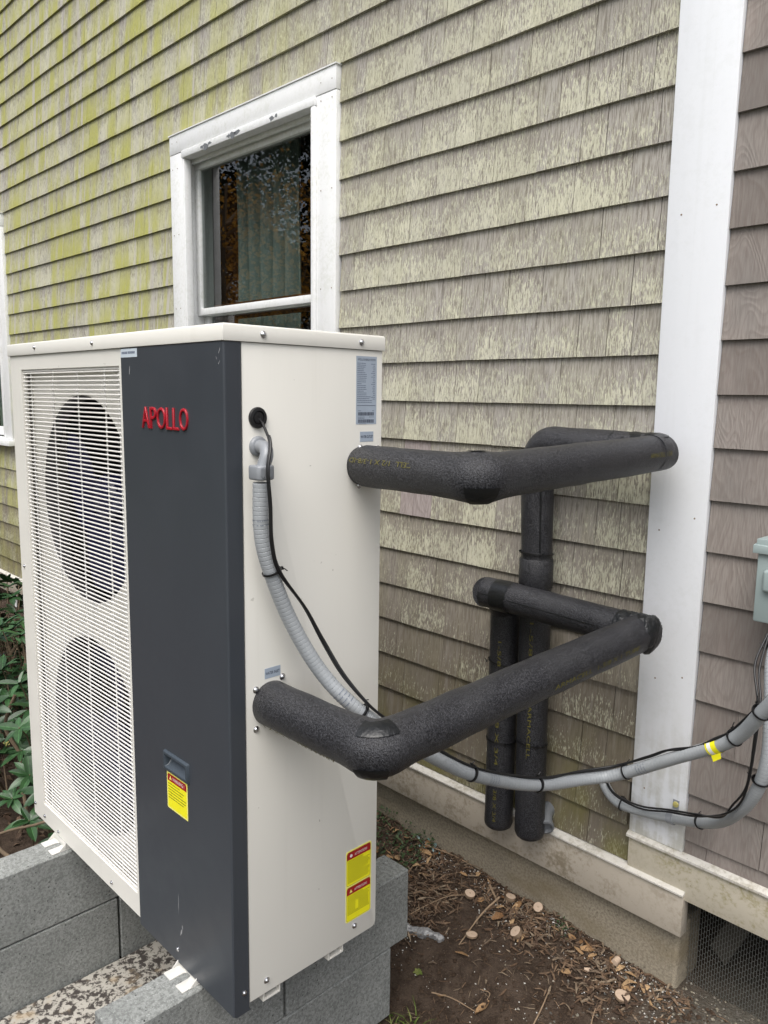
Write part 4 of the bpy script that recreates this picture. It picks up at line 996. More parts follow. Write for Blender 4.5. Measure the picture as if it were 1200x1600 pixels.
# cable ties round the uprights
def tie_ring(parent, c, axis, rad, tail=None, name='cable_tie', wd=.0022, tilt=None):
    axis = Vector(axis).normalized(); m = MB(); m.lathe(c, axis, [(rad, -wd), (rad+.0016, -wd), (rad+.0016, wd), (rad, wd), (rad, -wd)], 36)
    if tail is not None:
        t = Vector(tail).normalized(); h = Vector(c)+t*(rad+.002); s_ = axis.cross(t)
        m.add([h+s_*i*.003+axis*j*.003+t*k_*.004 for k_ in (0, 1) for j in (-1, 1) for i in (-1, 1)], [(0,1,3,2),(4,6,7,5),(0,4,5,1),(2,3,7,6),(0,2,6,4),(1,5,7,3)])
        m.tube([h, h+t*.006+axis*.003, h+t*.010+axis*.009], .0011, 5)
    return m.build(name, 'tie', parent, ang=40)
tie_ring(P1, (.960, -.092, -1.430), (0, .1, 1), RP+.0035, (.8, -.6, 0)); tie_ring(P1, (.970, -.088, -1.985), (0.05, .08, 1), RP+.0012, (.8, -.6, 0))
tie_ring(P2, (.858, -.088, -1.775), (0.12, .15, 1), RP+.0012, (-.8, -.6, 0)); tie_ring(P2, (.860, -.088, -2.015), (0, .1, 1), RP+.001, (.8, -.6, 0))
# grey stub on the wall behind the uprights
m = MB(); m.tube([(.985, 0.0, -2.215), (.992, -.035, -2.222), (1.012, -.062, -2.238)], [.021, .021, .020], 24); m.lathe((1.012, -.062, -2.238), (.6, -.7, -.3), [(.020, 0), (.024, .001), (.024, .012), (.019, .013), (.018, .002), (0, .002)], 24)
tag(m.build('vent_stub', 'fitting_dark', None), 'small grey pipe stub on the wall behind the pipe uprights', 'pipe stub')

# ------------------------------------------------------------------ conduits
RC = 0.0148
cn = [(1.040, -1.080, -1.160), (1.036, -1.077, -1.245), (1.037, -1.063, -1.313), (1.044, -1.016, -1.432), (1.075, -.963, -1.541), (1.125, -.912, -1.615), (1.165, -.82, -1.694), (1.185, -.707, -1.775), (1.201, -.64, -1.815), (1.217, -.52, -1.870), (1.236, -.42, -1.902), (1.264, -.30, -1.920), (1.327, -.236, -1.905), (1.462, -.245, -1.814), (1.599, -.268, -1.716), (1.671, -.310, -1.619), (1.735, -.33, -1.52), (1.79, -.30, -1.42), (1.83, -.22, -1.36)]
path = catmull(cn, .0042)
cd1 = empty('electrical_conduit', cn[0], 'grey flexible conduit hanging from the side panel elbow across to the right', 'conduit', 'grey flexible conduits')
def ribbed(path, r):
    return [r + (-.0003 if (i % 2 == 0) else .0001) for i in range(len(path))]
m = MB(); m.tube(path, ribbed(path, RC), 20); m.build('conduit_tube', 'conduit', cd1, ang=60)
# elbow fitting with lock nut and squeeze collar
E0 = Vector((XR+.0015, -1.056, -1.097)); path_e = fillet([E0, E0+Vector((.046, -.006, 0)), Vector((1.040, -1.078, -1.142))], [.030], 10, .004)
m = MB(); m.tube(path_e, .0125, 22); m.lathe(E0+Vector((.0, 0, 0)), (1, 0, 0), [(.019, 0), (.0195, .004), (.017, .008), (.0125, .009)], 24); m.build('elbow_fitting', 'fitting', cd1, ang=50)
m = MB(); c = Vector((1.040, -1.078, -1.141)); w_ = .0175
m.prism([c+Vector((x, y, .013)) for x, y in ((-.018, -w_), (.012, -w_), (.018, -.010), (.018, .012), (.013, w_+.002), (-.018, w_+.002))], (0, 0, -.027)); m.build('squeeze_collar', 'fitting', cd1, bevel=.004, bseg=3)
for dy in (-.010, .006): 
    m = MB(); m.prism([c+Vector((.0182, dy-.004, .008)), c+Vector((.0182, dy+.004, .008)), c+Vector((.0182, dy+.004, -.004)), c+Vector((.0182, dy, -.009)), c+Vector((.0182, dy-.004, -.004))], (.0012, 0, 0)); m.build('collar_rib', 'fitting', cd1)
# second conduit: from the wall round and up to the grey box
dn = [(1.160, -.008, -2.045), (1.178, -.030, -2.064), (1.218, -.045, -2.084), (1.266, -.045, -2.089), (1.382, -.046, -2.069), (1.500, -.085, -2.018), (1.580, -.155, -1.934), (1.632, -.195, -1.846), (1.652, -.205, -1.760), (1.642, -.180, -1.666), (1.622, -.140, -1.579), (1.613, -.100, -1.530)]
path2 = catmull(dn, .0042)
cd2 = empty('electrical_conduit', dn[0], 'grey conduit curving from the wall up into the bottom of the grey box', 'conduit', 'grey flexible conduits')
m = MB(); m.tube(path2, ribbed(path2, .0142), 20); m.build('conduit_tube', 'conduit', cd2, ang=60)
m = MB(); m.tube([(1.609, -.075, -1.488), (1.609, -.078, -1.500), (1.610, -.084, -1.508), (1.612, -.095, -1.528)], [.021, .021, .018, .0175], 24); m.build('conduit_gland', 'fitting', cd2, bevel=0)
# one-hole strap on the corner board
m = MB(); sc_ = Vector((1.380, -.046, -2.069)); m.lathe(sc_, (1, -.1, .2), [(.0146, -.008), (.0172, -.008), (.0172, .008), (.0146, .008)], 24); m.box((1.372, -.040, -2.0565), (1.388, -.0245, -2.0540)); m.box((1.372, -.0268, -2.0540), (1.388, -.0243, -2.028)); m.build('conduit_strap', 'fitting', cd2)
m = MB(); m.lathe((1.380, -.0268, -2.040), (0, -1, 0), [(.008, 0), (.007, .003), (0, .004)], 14); m.build('strap_screw', 'bud', cd2)

# low-voltage cables
c1 = [(.999, -1.052, -1.048), (1.022, -1.058, -1.062), (1.052, -1.068, -1.092), (1.066, -1.084, -1.135), (1.066, -1.079, -1.201), (1.060, -1.072, -1.272), (1.056, -1.052, -1.330), (1.052, -.989, -1.409), (1.064, -.955, -1.478), (1.100, -.933, -1.545), (1.142, -.905, -1.600), (1.160, -.87, -1.635), (1.173, -.815, -1.678), (1.186, -.706, -1.758), (1.205, -.634, -1.801), (1.218, -.519, -1.855), (1.238, -.418, -1.886), (1.250, -.323, -1.900), (1.314, -.240, -1.890), (1.397, -.24, -1.836), (1.452, -.250, -1.795), (1.517, -.258, -1.765), (1.561, -.268, -1.728), (1.601, -.274, -1.692), (1.660, -.305, -1.610), (1.700, -.325, -1.550), (1.76, -.31, -1.45), (1.80, -.24, -1.38)]
cb1 = empty('control_cable', c1[0], 'thin black cable from the round grommet tied along the long conduit', 'cable')
pc = catmull(c1, .006)
for q, (dx, dz) in enumerate(((0, 0), (.0035, .0030))):
    k_ = [p + Vector((dx*(1 if i > 8 else 0), 0, dz*(1 if i > 8 else 0))) + Vector((0, 0, .002*math.sin(i*.13+q*2))) for i, p in enumerate(pc)]
    m = MB(); m.tube(k_, .0026, 8); m.build('cable_strand', 'cable', cb1, ang=80)
c2 = [(1.175, -.030, -2.045), (1.225, -.060, -2.062), (1.300, -.062, -2.070), (1.380, -.066, -2.046), (1.470, -.105, -2.006), (1.560, -.175, -1.936), (1.600, -.196, -1.886), (1.622, -.218, -1.818), (1.632, -.225, -1.720), (1.628, -.205, -1.640), (1.606, -.165, -1.585), (1.604, -.120, -1.512)]
c3 = [(1.175, -.030, -2.041), (1.225, -.062, -2.057), (1.300, -.064, -2.062), (1.380, -.066, -2.040), (1.470, -.105, -2.001), (1.545, -.155, -1.958), (1.582, -.190, -1.900), (1.618, -.215, -1.830), (1.629, -.225, -1.720), (1.622, -.205, -1.640), (1.596, -.165, -1.575), (1.601, -.120, -1.512)]
cb2 = empty('control_cable', c2[0], 'thin black cable tied along the conduit that rises to the grey box', 'cable')
for c_ in (c2, c3):
    m = MB(); m.tube(catmull(c_, .006), .0026, 8); m.build('cable_strand', 'cable', cb2, ang=80)
# cable ties on the conduits
def tie_at(parent, path, pt, rad, tail, tilt=(0, 0, 0)):
    pt = Vector(pt); i = min(range(1, len(path)-1), key=lambda i: (path[i]-pt).length); T = (path[i+1]-path[i-1]).normalized()+Vector(tilt); up = Vector(tail)
    tie_ring(parent, path[i]+up.normalized()*.002, T, rad+.0028, tail, wd=.0018)
for pt, tl in (((1.040, -1.058, -1.330), (.2, .9, .2)), ((1.130, -.905, -1.618), (0, .3, 1)), ((1.201, -.645, -1.813), (0, 0, 1)), ((1.232, -.44, -1.897), (0, 0, 1)), ((1.345, -.236, -1.895), (0, 0, 1)), ((1.605, -.268, -1.711), (-.3, 0, 1)), ((1.668, -.305, -1.625), (-.5, 0, 1))):
    tie_at(cd1, path, pt, RC, tl)
for pt, tl in (((1.240, -.045, -2.086), (0, -.2, 1)), ((1.462, -.070, -2.038), (-.2, -.2, 1)), ((1.642, -.200, -1.815), (-1, -.3, .2)), ((1.612, -.11, -1.545), (-1, -.3, 0))):
    tie_at(cd2, path2, pt, .0142, tl)
# yellow and white flag tag wrapped round the conduit
i = min(range(1, len(path)-1), key=lambda i: (path[i]-Vector((1.560, -.262, -1.744))).length); T = (path[i+1]-path[i-1]).normalized()
c = path[i]; pp = [c-T*.014+T*.028*t for t in (0, .5, 1)]
m = MB(); m.tube([pp[0], pp[2]], RC+.0012, 24, cap=False); tg = m.build('cable_tag', 'yellow', cd1, ang=80)
m = MB(); m.tube([c-T*.009, c+T*.001], RC+.0016, 24, cap=False); m.build('tag_field', 'paper', tg, ang=80)
side = Vector((.45, -.75, -.45)).normalized(); dn_ = Vector((.12, -.05, -1)).normalized(); base = c+Vector((.006, -.010, -.0125))
m = MB(); m.add([base-T*.012, base+T*.014, base+T*.016+dn_*.013, base-T*.006+dn_*.015]+[q+Vector((0, .0005, 0)) for q in (base-T*.012, base+T*.014, base+T*.016+dn_*.013, base-T*.006+dn_*.015)], FS); m.build('tag_tail', 'yellow', tg)
# print on the conduit
def ring_print(parent, path, pt, rad, n, cols=4):
    pt = Vector(pt); i0 = min(range(2, len(path)-12), key=lambda i: (path[i]-pt).length); m = MB()
    for cidx in range(cols):
        i = i0+cidx*2; T = (path[i+1]-path[i-1]).normalized(); u_ = T.cross(Vector((-.6, .7, .2))).normalized(); v_ = T.cross(u_)
        for j in range(n):
            a = -1.3+2.9*j/n+R.uniform(0, .05); 
            if R.random() < .15: continue
            p0 = path[i]+(v_*math.cos(a)+u_*math.sin(a))*(rad+.0012); p1 = path[i]+(v_*math.cos(a+.12)+u_*math.sin(a+.12))*(rad+.0012)
            m.add([p0, p1, p1+T*.0016, p0+T*.0016], [(0, 1, 2, 3)])
    m.build('print_marks', 'ink_soft', parent, smooth=False)
ring_print(cd1, path, (1.205, -.60, -1.832), RC, 14); ring_print(cd1, path, (1.38, -.238, -1.873), RC, 14); ring_print(cd1, path, (1.036, -1.077, -1.225), RC, 14, 2); ring_print(cd1, path, (1.095, -.935, -1.580), RC, 14, 4)

# ------------------------------------------------------------------ disconnect box
bx = empty('disconnect_box', (1.70, -.01, -1.49), 'grey green metal electrical box on the pinkish shingles at the right edge', 'electrical box')
part('box_body', 'box', ((1.566, -.120, -1.490), (1.80, -.012, -1.330)), bevel=.004, parent=bx)
part('backplate', 'box', ((1.572, -.012, -1.486), (1.795, -.001, -1.30)), parent=bx)
m = MB(); m.prism([(1.558, -.014, -1.300), (1.558, -.128, -1.316), (1.558, -.129, -1.334), (1.558, -.124, -1.334), (1.558, -.122, -1.320), (1.558, -.014, -1.305)], (.25, 0, 0)); m.build('rain_hood', 'box', bx, bevel=.0008)
m = MB(); m.box((1.562, -.122, -1.330), (1.804, -.016, -1.302)); m.build('lid_top', 'box', bx, bevel=.003)
m = MB(); m.box((1.584, -.134, -1.418), (1.735, -.118, -1.368)); m.build('handle_boss', 'box', bx, bevel=.007, bseg=4)

# ------------------------------------------------------------------ litter on the ground
def scatter_chips(name, mat, label, cat, n, where, lmin, lmax, wf, hf_, lift=.002, curl=0.25):
    m = MB(); c = 0; tries = 0
    while c < n and tries < n*20:
        tries += 1; x, y, dens = where()
        if R.random() > dens: continue
        if inblock(x, y): continue
        z = gz(x, y)+lift+R.uniform(0, lift*1.5); l = R.uniform(lmin, lmax); w_ = l*wf*R.uniform(.6, 1.3); a = R.uniform(0, 2*PI); tl = R.uniform(-curl, curl); t2 = R.uniform(-.5, .5)
        d = Vector((math.cos(a)*math.cos(tl), math.sin(a)*math.cos(tl), math.sin(tl))); s_ = Vector((-math.sin(a), math.cos(a), t2)).normalized(); nn = d.cross(s_).normalized(); h = l*hf_*R.uniform(.6, 1.3)
        o = Vector((x, y, z)); bend = nn*R.uniform(-.12, .25)*l
        q = [o-d*l/2+s_*w_*.25, o-d*l/2-s_*w_*.25, o-s_*w_*.5+bend, o+s_*w_*.5+bend, o+d*l/2+s_*w_*.15, o+d*l/2-s_*w_*.15]
        q2 = [p_+nn*h for p_ in q]
        fs = [(0, 1, 2, 3), (3, 2, 5, 4)]; m.add(q+q2, [tuple(reversed(f)) for f in fs]+[tuple(k+6 for k in f) for f in fs]+[(0, 1, 7, 6), (1, 2, 8, 7), (2, 5, 11, 8), (5, 4, 10, 11), (4, 3, 9, 10), (3, 0, 6, 9)], rnd=R.random()); c += 1
    o = m.build(name, mat, None, smooth=False); return tag(o, label, cat, kind='stuff')
def inblock(x, y):
    return (0.065 < x < 0.18 and y < -.56) or (0.765 < x < 0.877 and y < -.545) or (.17 < x < .77 and y < -.5) or y > -.004 and x < 1.405
def band(xa, xb, ya, yb, f=lambda x, y: 1.0):
    def w():
        x = R.uniform(xa, xb); y = R.uniform(ya, yb); return x, y, f(x, y)
    return w
def blobs(lst):
    def w():
        cx, cy, r_ = R.choice(lst); x = R.gauss(cx, r_); y = R.gauss(cy, r_); return x, y, 1.0
    return w
foot_dens = lambda x, y: max(0.03, min(1, 1.15+y*5.5))*(0.4+0.9*max(0, mnoise.noise(Vector((x*6, y*6, 2)))+.35))
scatter_chips('bark_mulch', 'bark', 'reddish shredded bark scattered along the foundation', 'mulch', 1300, band(0.1, 1.45, -.36, 0.0, foot_dens), .006, .034, .20, .08)
scatter_chips('bark_mulch', 'bark', 'heap of shredded bark beside the projecting block', 'mulch', 700, blobs([(.72, -.24, .05), (.66, -.20, .06), (.62, -.14, .08), (.60, -.28, .06)]), .008, .040, .16, .07, .006, .5)
scatter_chips('bark_mulch', 'bark', 'shredded bark pile near the foundation corner', 'mulch', 420, blobs([(1.02, -.11, .045), (1.18, -.12, .05), (1.26, -.15, .05), (.95, -.06, .04)]), .008, .038, .2, .08, .005, .4)
scatter_chips('dry_leaves', 'dryleaf', 'pale dry leaves lying on the soil', 'dry leaves', 60, band(0.2, 1.4, -.45, -.02, foot_dens), .02, .045, .5, .02, .004, .4)
scatter_chips('dry_needles', 'bark', 'thin dry needles and fibres over the bare soil', 'needles', 900, band(.85, 1.9, -.75, 0.0), .008, .035, .06, .04, .001, .1)
def specks(name, mat, label, cat, n, where, smin, smax, dome=1.0):
    m = MB(); c = 0; tries = 0
    while c < n and tries < n*20:
        tries += 1; x, y, dens = where()
        if R.random() > dens or inblock(x, y): continue
        s_ = smin+(smax-smin)*R.random()**2.2; z = gz(x, y)+s_*.3; V = []
        for k_ in ((1,0,0),(-1,0,0),(0,1,0),(0,-1,0),(0,0,1),(0,0,-1)):
            V.append((x+k_[0]*s_*R.uniform(.6, 1.1), y+k_[1]*s_*R.uniform(.6, 1.1), z+k_[2]*s_*R.uniform(.5, .9)))
        m.add(V, [(0,2,4),(2,1,4),(1,3,4),(3,0,4),(2,0,5),(1,2,5),(3,1,5),(0,3,5)], rnd=R.random()); c += 1
    return tag(m.build(name, mat, None, smooth=False), label, cat, kind='stuff')
specks('perlite', 'perlite', 'white perlite specks mixed in the soil by the foundation', 'perlite', 1500, band(.5, 1.45, -.42, 0.0, lambda x, y: max(.06, 1+y*6)*(0.35+max(0, mnoise.noise(Vector((x*5, y*9, 7)))*1.6))), .0012, .0042)
specks('gravel', 'pebble', 'small gravel in front of the vent mesh', 'gravel', 3200, band(1.0, 2.1, -.50, .06, lambda x, y: max(.04, min(1, (x-1.12)*2.6))), .0015, .0065)
specks('soil_clods', 'clod', 'crumbs of damp soil', 'soil', 6500, band(.1, 2.0, -.8, .0), .0018, .010)
# low green ground cover at the far end of the bed
def leaflets(name, mat, label, cat, n, where, lmin, lmax, hmax):
    m = MB()
    for _ in range(n):
        x, y, d_ = where()
        if inblock(x, y): continue
        z = gz(x, y)+R.uniform(0, hmax); l = R.uniform(lmin, lmax); a = R.uniform(0, 2*PI); t = R.uniform(-.3, .9)
        d = Vector((math.cos(a)*math.cos(t), math.sin(a)*math.cos(t), math.sin(t))); s_ = Vector((-math.sin(a), math.cos(a), R.uniform(-.5, .5))).normalized(); o = Vector((x, y, z))
        nn = d.cross(s_)*l*.12
        m.add([o, o+d*l*.5+s_*l*.26+nn, o+d*l, o+d*l*.5-s_*l*.26+nn, o+d*l*.5], [(0, 4, 1), (1, 4, 2), (0, 3, 4), (3, 2, 4)], rnd=R.random())
    return tag(m.build(name, mat, None, ang=60), label, cat, kind='stuff')
leaflets('ground_cover', 'cover', 'low green ground cover against the foundation behind the unit', 'ground cover', 2600, band(-.6, .55, -.28, -.005), .008, .022, .045)
leaflets('ground_cover', 'cover', 'small bright green moss tuft at the foundation', 'moss', 120, blobs([(1.065, -.03, .016)]), .004, .012, .008)
# bigger single things
def twig(pts, r, label, mat='twig'):
    P = [Vector((x, y, gz(x, y)+h)) for x, y, h in pts]; pth = catmull(P, .008); n = len(pth)
    m = MB(); m.tube(pth, [r*(1-.55*i/n) for i in range(n)], 7, jit=lump(r*.25, 60)); return tag(m.build('twig', mat, None, ang=80), label, 'twig', 'dry twigs on the soil')
twig([(.865, -.075, .022), (.86, -.16, .016), (.87, -.27, .006)], .0034, 'thick straight twig pointing away from the foundation between two wood slices')
twig([(.80, -.04, .010), (.855, -.075, .008), (.905, -.12, .005)], .0042, 'short pale stick lying across the thick twig')
twig([(.52, -.03, .012), (.62, -.015, .012), (.70, -.012, .010)], .0026, 'long pale twig against the foundation beside the ground cover')
twig([(1.19, -.40, .006), (1.175, -.30, .012), (1.155, -.22, .006)], .0028, 'straight upright-looking twig at the bottom right of the soil')
twig([(1.32, -.30, .005), (1.29, -.23, .010), (1.275, -.18, .004)], .0026, 'short straight twig below the round wood slice')
twig([(.90, -.42, .004), (.96, -.40, .009), (1.03, -.385, .003)], .0022, 'thin dark twig on bare soil right of the lower block')
twig([(.66, -.30, .010), (.70, -.22, .018), (.74, -.16, .02), (.79, -.10, .012)], .0020, 'thin curved twig beside the projecting block')
twig([(1.00, -.33, .003), (1.03, -.325, .006), (1.035, -.36, .003)], .0017, 'small hook shaped twig on bare soil', 'twig')
def slice_(x, y, r, th, tilt, label, az=0):
    z = gz(x, y)+.004; m = MB(); ax = Vector((math.sin(tilt)*math.cos(az), math.sin(tilt)*math.sin(az), math.cos(tilt)))
    o = Vector((x, y, z+r*math.sin(tilt)*.8)); m.lathe(o, ax, [(r*.97, 0), (r, th*.2), (r, th*.8), (r*.97, th)], 22)
    root = m.build('wood_slice', 'slicebark', None, ang=50); tag(root, label, 'wood slice', 'cut wood slices on the soil')
    m = MB(); m.lathe(o+ax*th, ax, [(r*.93, 0), (r*.5, .0006), (r*.14, .0005), (r*.1, -.001), (0, -.001)], 22); m.build('cut_face', 'sliceface', root); return root
slice_(.775, -.110, 0.0172, .010, .25, 'oval wood slice nearest the twig pile, upper left of the soil', 0)
slice_(.885, -.045, 0.0159, .012, .15, 'whitish wood slice close to the foundation', 1)
slice_(.880, -.225, 0.0179, .006, .12, 'flat ring shaped wood slice on bare soil', 2)
slice_(.985, -.140, 0.0179, .014, .65, 'leaning wood slice right of the ring shaped one', -2.2)
slice_(1.318, -.130, 0.0207, .008, .12, 'pale round wood slice nearest the foundation corner', 0)
slice_(.975, -.020, 0.0152, .012, .7, 'wood slice leaning on the foundation', -1.4)
def stick(x, y, l, r, a, label):
    z = gz(x, y)+r; d = Vector((math.cos(a), math.sin(a), 0)); m = MB(); m.tube([Vector((x, y, z))-d*l/2, Vector((x, y, z))+d*l/2], r, 14)
    tag(m.build('wood_stub', 'sliceface', None), label, 'wood piece', 'cut wood slices on the soil')
stick(1.205, -.110, .026, .0055, .75, 'small barkless wood stub near the shredded bark pile'); stick(1.245, -.035, .022, .009, 1.6, 'thick cut stub standing beside the foundation')
# silvery crumpled strip
m = MB(); P = []
for i in range(15):
    t = i/14; P.append(Vector((.665+.155*t, -.325+.045*t, gz(.665+.155*t, -.325+.045*t)+.012-.004*t)))
m.tube(P, [.004]+[.013+.004*math.sin(i*1.1) for i in range(13)]+[.003], 14, jit=lump(.006, 60)); tag(m.build('foil_strip', 'foil', None, ang=25), 'crumpled silver grey strip lying beside the lower block', 'foil strip')
leaflets('plastic_scraps', 'teal', 'teal and white plastic scraps in the ground cover edge', 'scraps', 46, blobs([(.47, -.02, .018), (.50, -.02, .02), (.55, -.015, .02)]), .006, .016, .02)
# grass tuft and weed seedling
def tuft(cx, cy, n, hmax, label, spread=.03):
    m = MB()
    for _ in range(n):
        x, y = R.gauss(cx, spread), R.gauss(cy, spread)
        if inblock(x, y): continue
        a = R.uniform(0, 2*PI); l = R.uniform(.35, 1)*hmax; o = Vector((x, y, gz(x, y)-.002)); d = Vector((math.cos(a), math.sin(a), 0)); w_ = Vector((-math.sin(a), math.cos(a), 0))*R.uniform(.0012, .0035); q = []
        K = 5
        for k_ in range(K+1):
            t = k_/K; p_ = o+d*l*.65*t*t+Vector((0, 0, l*.75*(t-.45*t*t))); ww = w_*(1-t**2*.95); q += [p_-ww, p_+ww]
        m.add(q, [(2*k_, 2*k_+1, 2*k_+3, 2*k_+2) for k_ in range(K)], rnd=R.random())
    return tag(m.build('grass_tuft', 'grass', None), label, 'grass', kind='stuff')
tuft(.905, -.565, 60, .070, 'tuft of yellow green grass at the foot of the right block stack', .028)
def seedling(x, y, s_, label):
    m = MB(); o = Vector((x, y, gz(x, y)))
    for i in range(6):
        a = i*1.05+R.uniform(-.2, .2); d = Vector((math.cos(a), math.sin(a), .45)).normalized(); w_ = Vector((-math.sin(a), math.cos(a), 0)); l = s_*R.uniform(.7, 1)
        m.add([o+Vector((0, 0, .004)), o+d*l*.5+w_*l*.3, o+d*l+Vector((0, 0, -.2*l)), o+d*l*.5-w_*l*.3, o+d*l*.5+Vector((0, 0, -.05*l))], [(0, 4, 1), (1, 4, 2), (0, 3, 4), (3, 2, 4)], rnd=R.uniform(.4, 1))
    tag(m.build('seedling', 'grass', None), label, 'seedling')
seedling(.825, -.395, .020, 'tiny light green seedling on bare soil beside the lower block')
m = MB(); x, y = 1.035, -.395; o = Vector((x, y, gz(x, y)+.006)); d = Vector((.1, .9, .12)).normalized(); s_ = Vector((1, -.1, .2)).normalized(); q = []
for t, w_ in ((0, .001), (.25, .010), (.5, .013), (.75, .009), (1, .001)): q += [o+d*.055*t-s_*w_+Vector((0, 0, .006*t)), o+d*.055*t+Vector((0, 0, -.003)), o+d*.055*t+s_*w_+Vector((0, 0, .004))]
m.add(q, [(3*i+j, 3*i+j+1, 3*i+j+4, 3*i+j+3) for i in range(4) for j in range(2)], rnd=.6); tag(m.build('dead_leaf', 'dryleaf', None), 'single brown dead leaf lying on bare soil near the picture bottom', 'leaf')

# ------------------------------------------------------------------ evergreen shrub at the left
def leaf_mesh(L, Wd, droop, fold):
    m = MB(); K = 6; q = []
    for i in range(K+1):
        t = i/K; w_ = Wd*math.sin(PI*min(1, t*.93+.05))**.8*(1 if i < K else 0.05); z = -droop*L*t*t
        q += [(L*t, -w_, z+fold*w_), (L*t, 0, z), (L*t, w_, z+fold*w_)]
    m.add(q, [(3*i+j, 3*i+j+1, 3*i+j+4, 3*i+j+3) for i in range(K) for j in range(2)]); return m
shrub = empty('evergreen_shrub', (-1.15, -.70, -2.66), 'glossy evergreen shrub with whorled leaves left of the unit', 'shrub')
lms = [leaf_mesh(.074, .0135, d_, f_).mesh('leaf', mat='leaf') for d_, f_ in ((.15, .35), (.35, .25), (.05, .45), (.5, .2))]
whorls = []
RS = random.Random(21)
for k_ in range(760):
    x = RS.uniform(-2.9, -.24); y = RS.uniform(-1.18, -.08)
    hgt = 2.05+.06*math.sin(x*5)+.05*math.sin(y*8)
    cx, cy = -1.35, -.60
    e = ((x-cx)/1.5)**2+((y-cy)/.56)**2
    if e > 1: continue
    top = -1.97-.30*max(0, e-.45)-.05*RS.random()
    # shell of foliage: top and the sides
    z = top-RS.random()**1.3*.62
    if z < -2.52: continue
    whorls.append((Vector((x, y, z)), e))
leafs = []
stems = MB()
for c, e in whorls:
    out = Vector(((c.x+1.35)/1.5, (c.y+.6)/.56, .0)); ax = (Vector((0, 0, 1.0))+out*RS.uniform(.2, .9)+Vector((RS.uniform(-.3, .3), RS.uniform(-.3, .3), 0))).normalized()
    u_ = ax.orthogonal().normalized(); v_ = ax.cross(u_); nl = RS.randint(6, 9); ph = RS.random()*6
    for j in range(nl):
        a = ph+j*2*PI/nl+RS.uniform(-.2, .2); el_ = RS.uniform(.05, .75); d = (u_*math.cos(a)+v_*math.sin(a))*math.cos(el_)+ax*math.sin(el_)
        s_ = ax.cross(d).normalized(); n_ = d.cross(s_); sc = RS.uniform(.7, 1.25)
        Mx = Matrix(((d.x*sc, s_.x*sc, n_.x*sc, c.x), (d.y*sc, s_.y*sc, n_.y*sc, c.y), (d.z*sc, s_.z*sc, n_.z*sc, c.z), (0, 0, 0, 1)))
        leafs.append(Mx)
    stems.tube([c+ax*.004, c-ax*.05, c-ax*.10-Vector((0, 0, .05)), c-Vector((0, 0, .18))-out*.1], [.0022, .0028, .0034, .004], 5)
def vis(Mx):
    d = Mx.translation-CAM; z = d.dot(_f); X = d.dot(_r)/z*1233; Y = -d.dot(_u)/z*1233+800
    inside = -604 < X < -550 and 930 < Y < 1345
    return (0 if inside else 1, z)
leafs.sort(key=vis)
inv = Matrix.Translation(-Vector(shrub.location))
for i, Mx in enumerate(leafs[:290]):
    o = bpy.data.objects.new('leaf', lms[i % 4]); COL.objects.link(o); o.parent = shrub; o.matrix_parent_inverse = inv; o.matrix_basis = Mx
m = MB(); tmpl = [leaf_mesh(.074, .0135, .2, .3)]; tv, tf = tmpl[0].v, tmpl[0].f
for Mx in leafs[290:]: m.add([Mx @ Vector(v) for v in tv], tf)
tag(m.build('foliage', 'leaf', shrub, ang=80), kind='stuff')
tag(stems.build('stems', 'stem', shrub), kind='stuff')
for (bxp, byp) in [(-.75, -.95), (-1.0, -.9), (-1.25, -.8), (-.9, -.7), (-1.5, -.7), (-.6, -.85), (-1.1, -1.0)]:
    P = [Vector((bxp, byp, -2.68))]; 
    for q in range(5): P.append(P[-1]+Vector((RS.uniform(-.07, .09), RS.uniform(-.06, .06), .11)))
    m = MB(); m.tube(catmull(P, .02), .007, 7, jit=lump(.002, 30)); m.build('branch', 'stem', shrub)
m = MB()
for _ in range(22):
    a = Vector((-.72, -.985, -2.285))+Vector((RS.gauss(0, .006), RS.gauss(0, .006), RS.gauss(0, .006))); m.lathe(a, (0, 0, 1), [(.0, -.0025), (.002, -.001), (.002, .001), (0, .0025)], 6)
m.build('flower_bud', 'bud', shrub)
# fallen sticks under the shrub
for i, (a, b, r_) in enumerate([((-.75, -1.18, -2.60), (-.20, -1.02, -2.36), .0045), ((-.9, -1.12, -2.64), (-.15, -1.0, -2.60), .008), ((-1.2, -1.15, -2.62), (-.2, -1.08, -2.62), .007), ((-.6, -1.1, -2.64), (-.1, -.90, -2.56), .006)]):
    a, b = Vector(a), Vector(b); P = [a.lerp(b, t)+Vector((RS.gauss(0, .012), RS.gauss(0, .012), RS.gauss(0, .012))) for t in (0, .2, .4, .6, .8, 1)]
    m = MB(); m.tube(catmull(P, .012), r_, 7, jit=lump(.002, 30)); tag(m.build('fallen_branch', 'stem', None, ang=80), ['thin branch slanting up behind the left foot', 'thick dead branch on the ground behind the left block stack', 'long dead branch lowest under the shrub', 'short dead branch just behind the left foot'][i], 'branch', 'dead branches under the shrub')
leaflets('leaf_litter', 'bark', 'brown leaf litter under the evergreen shrub', 'leaf litter', 900, band(-1.9, .05, -1.35, -.2), .02, .05, .02)

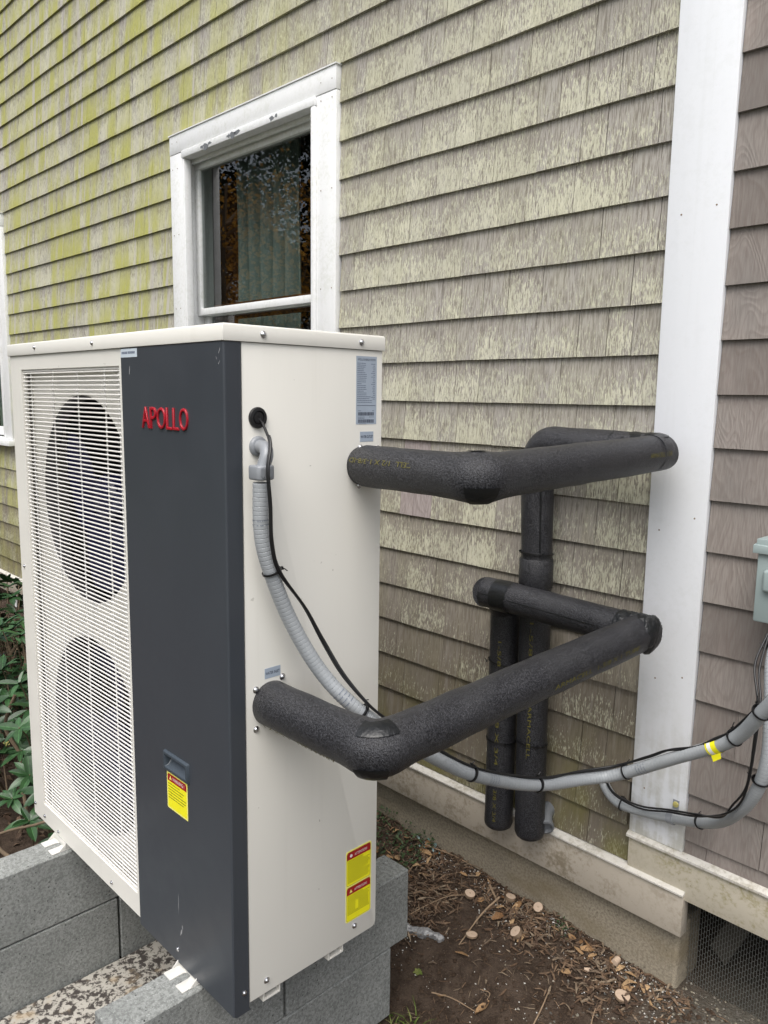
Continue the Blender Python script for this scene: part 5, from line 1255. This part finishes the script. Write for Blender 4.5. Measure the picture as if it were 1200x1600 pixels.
# ------------------------------------------------------------------ trees across the yard (seen only in the window glass)
def tree(x, y, h, rad, mat, label, n, seed, trunk_r=.16, low=.3, lsize=.16, gap=.5):
    rt = random.Random(seed); t = empty('yard_tree', (x, y, -2.67), label, 'tree', 'trees across the yard')
    m = MB(); top = Vector((x, y, -2.67+h*.92)); P = [Vector((x, y, -2.72)), Vector((x+.1, y, -2.67+h*.3)), Vector((x-.05, y+.1, -2.67+h*.6)), top]
    pth = catmull(P, .25); k_ = len(pth); m.tube(pth, [trunk_r*(1-.85*i/k_) for i in range(k_)], 9)
    tips = []
    for i in range(26):
        s_ = rt.uniform(low, .92); o = pth[int(s_*(k_-1))]; a = rt.uniform(0, 2*PI); L = rad*(1.15-abs(s_-.5))*rt.uniform(.6, 1)
        e = o+Vector((math.cos(a)*L, math.sin(a)*L, L*rt.uniform(.1, .6))); mid = o.lerp(e, .5)+Vector((0, 0, rt.uniform(-.1, .2)))
        m.tube([o, mid, e], [trunk_r*.3, trunk_r*.16, .012], 6); tips += [o.lerp(e, q) for q in (.45, .65, .8, .9, 1)]
        for b_ in range(3):
            e2 = o.lerp(e, rt.uniform(.4, .9)); e3 = e2+Vector((rt.uniform(-.6, .6), rt.uniform(-.6, .6), rt.uniform(0, .7))); m.tube([e2, e3], [.014, .004], 5); tips.append(e3)
    m.build('trunk', 'stem', t)
    f = MB()
    for i in range(n):
        c = rt.choice(tips); p_ = c+Vector((rt.gauss(0, gap), rt.gauss(0, gap), rt.gauss(0, gap*.8))); a = rt.uniform(0, 6.28); q = rt.uniform(-1, 1); s_ = lsize*rt.uniform(.5, 1.3)
        d = Vector((math.cos(a), math.sin(a), q)).normalized(); w_ = d.orthogonal().normalized()
        f.add([p_, p_+d*s_*.5+w_*s_*.3, p_+d*s_, p_+d*s_*.5-w_*s_*.3], [(0, 1, 2, 3)])
    f.build('crown', mat, t, smooth=False)
tree(-13.6, -8.3, 6.9, 1.9, 'leaf_orange', 'tree with orange autumn leaves reflected in the middle of the window', 4200, 3, lsize=.12, gap=.36)
tree(-10.8, -9.4, 6.9, 1.8, 'leaf_orange', 'orange leaved tree reflected at the right of the window', 2600, 5, lsize=.12, gap=.36)
tree(-19.5, -10.5, 8.6, 2.6, 'leaf_dark', 'dark evergreen reflected at the left of the window', 15000, 8, low=.08, lsize=.17, gap=.5)
tree(-15.5, -13.0, 10.5, 2.8, 'leaf_dark', 'tall dark evergreen behind the orange tree in the reflection', 15000, 9, low=.08, lsize=.17, gap=.5)
tree(-10.5, -13.5, 10.5, 2.8, 'leaf_dark', 'dark evergreen nearest the house in the reflection', 15000, 14, low=.08, lsize=.17, gap=.5)
tree(-22.0, -16.0, 11.0, 3.0, 'leaf_dark', 'farthest dark evergreen in the reflection', 15000, 17, low=.08, lsize=.17, gap=.5)
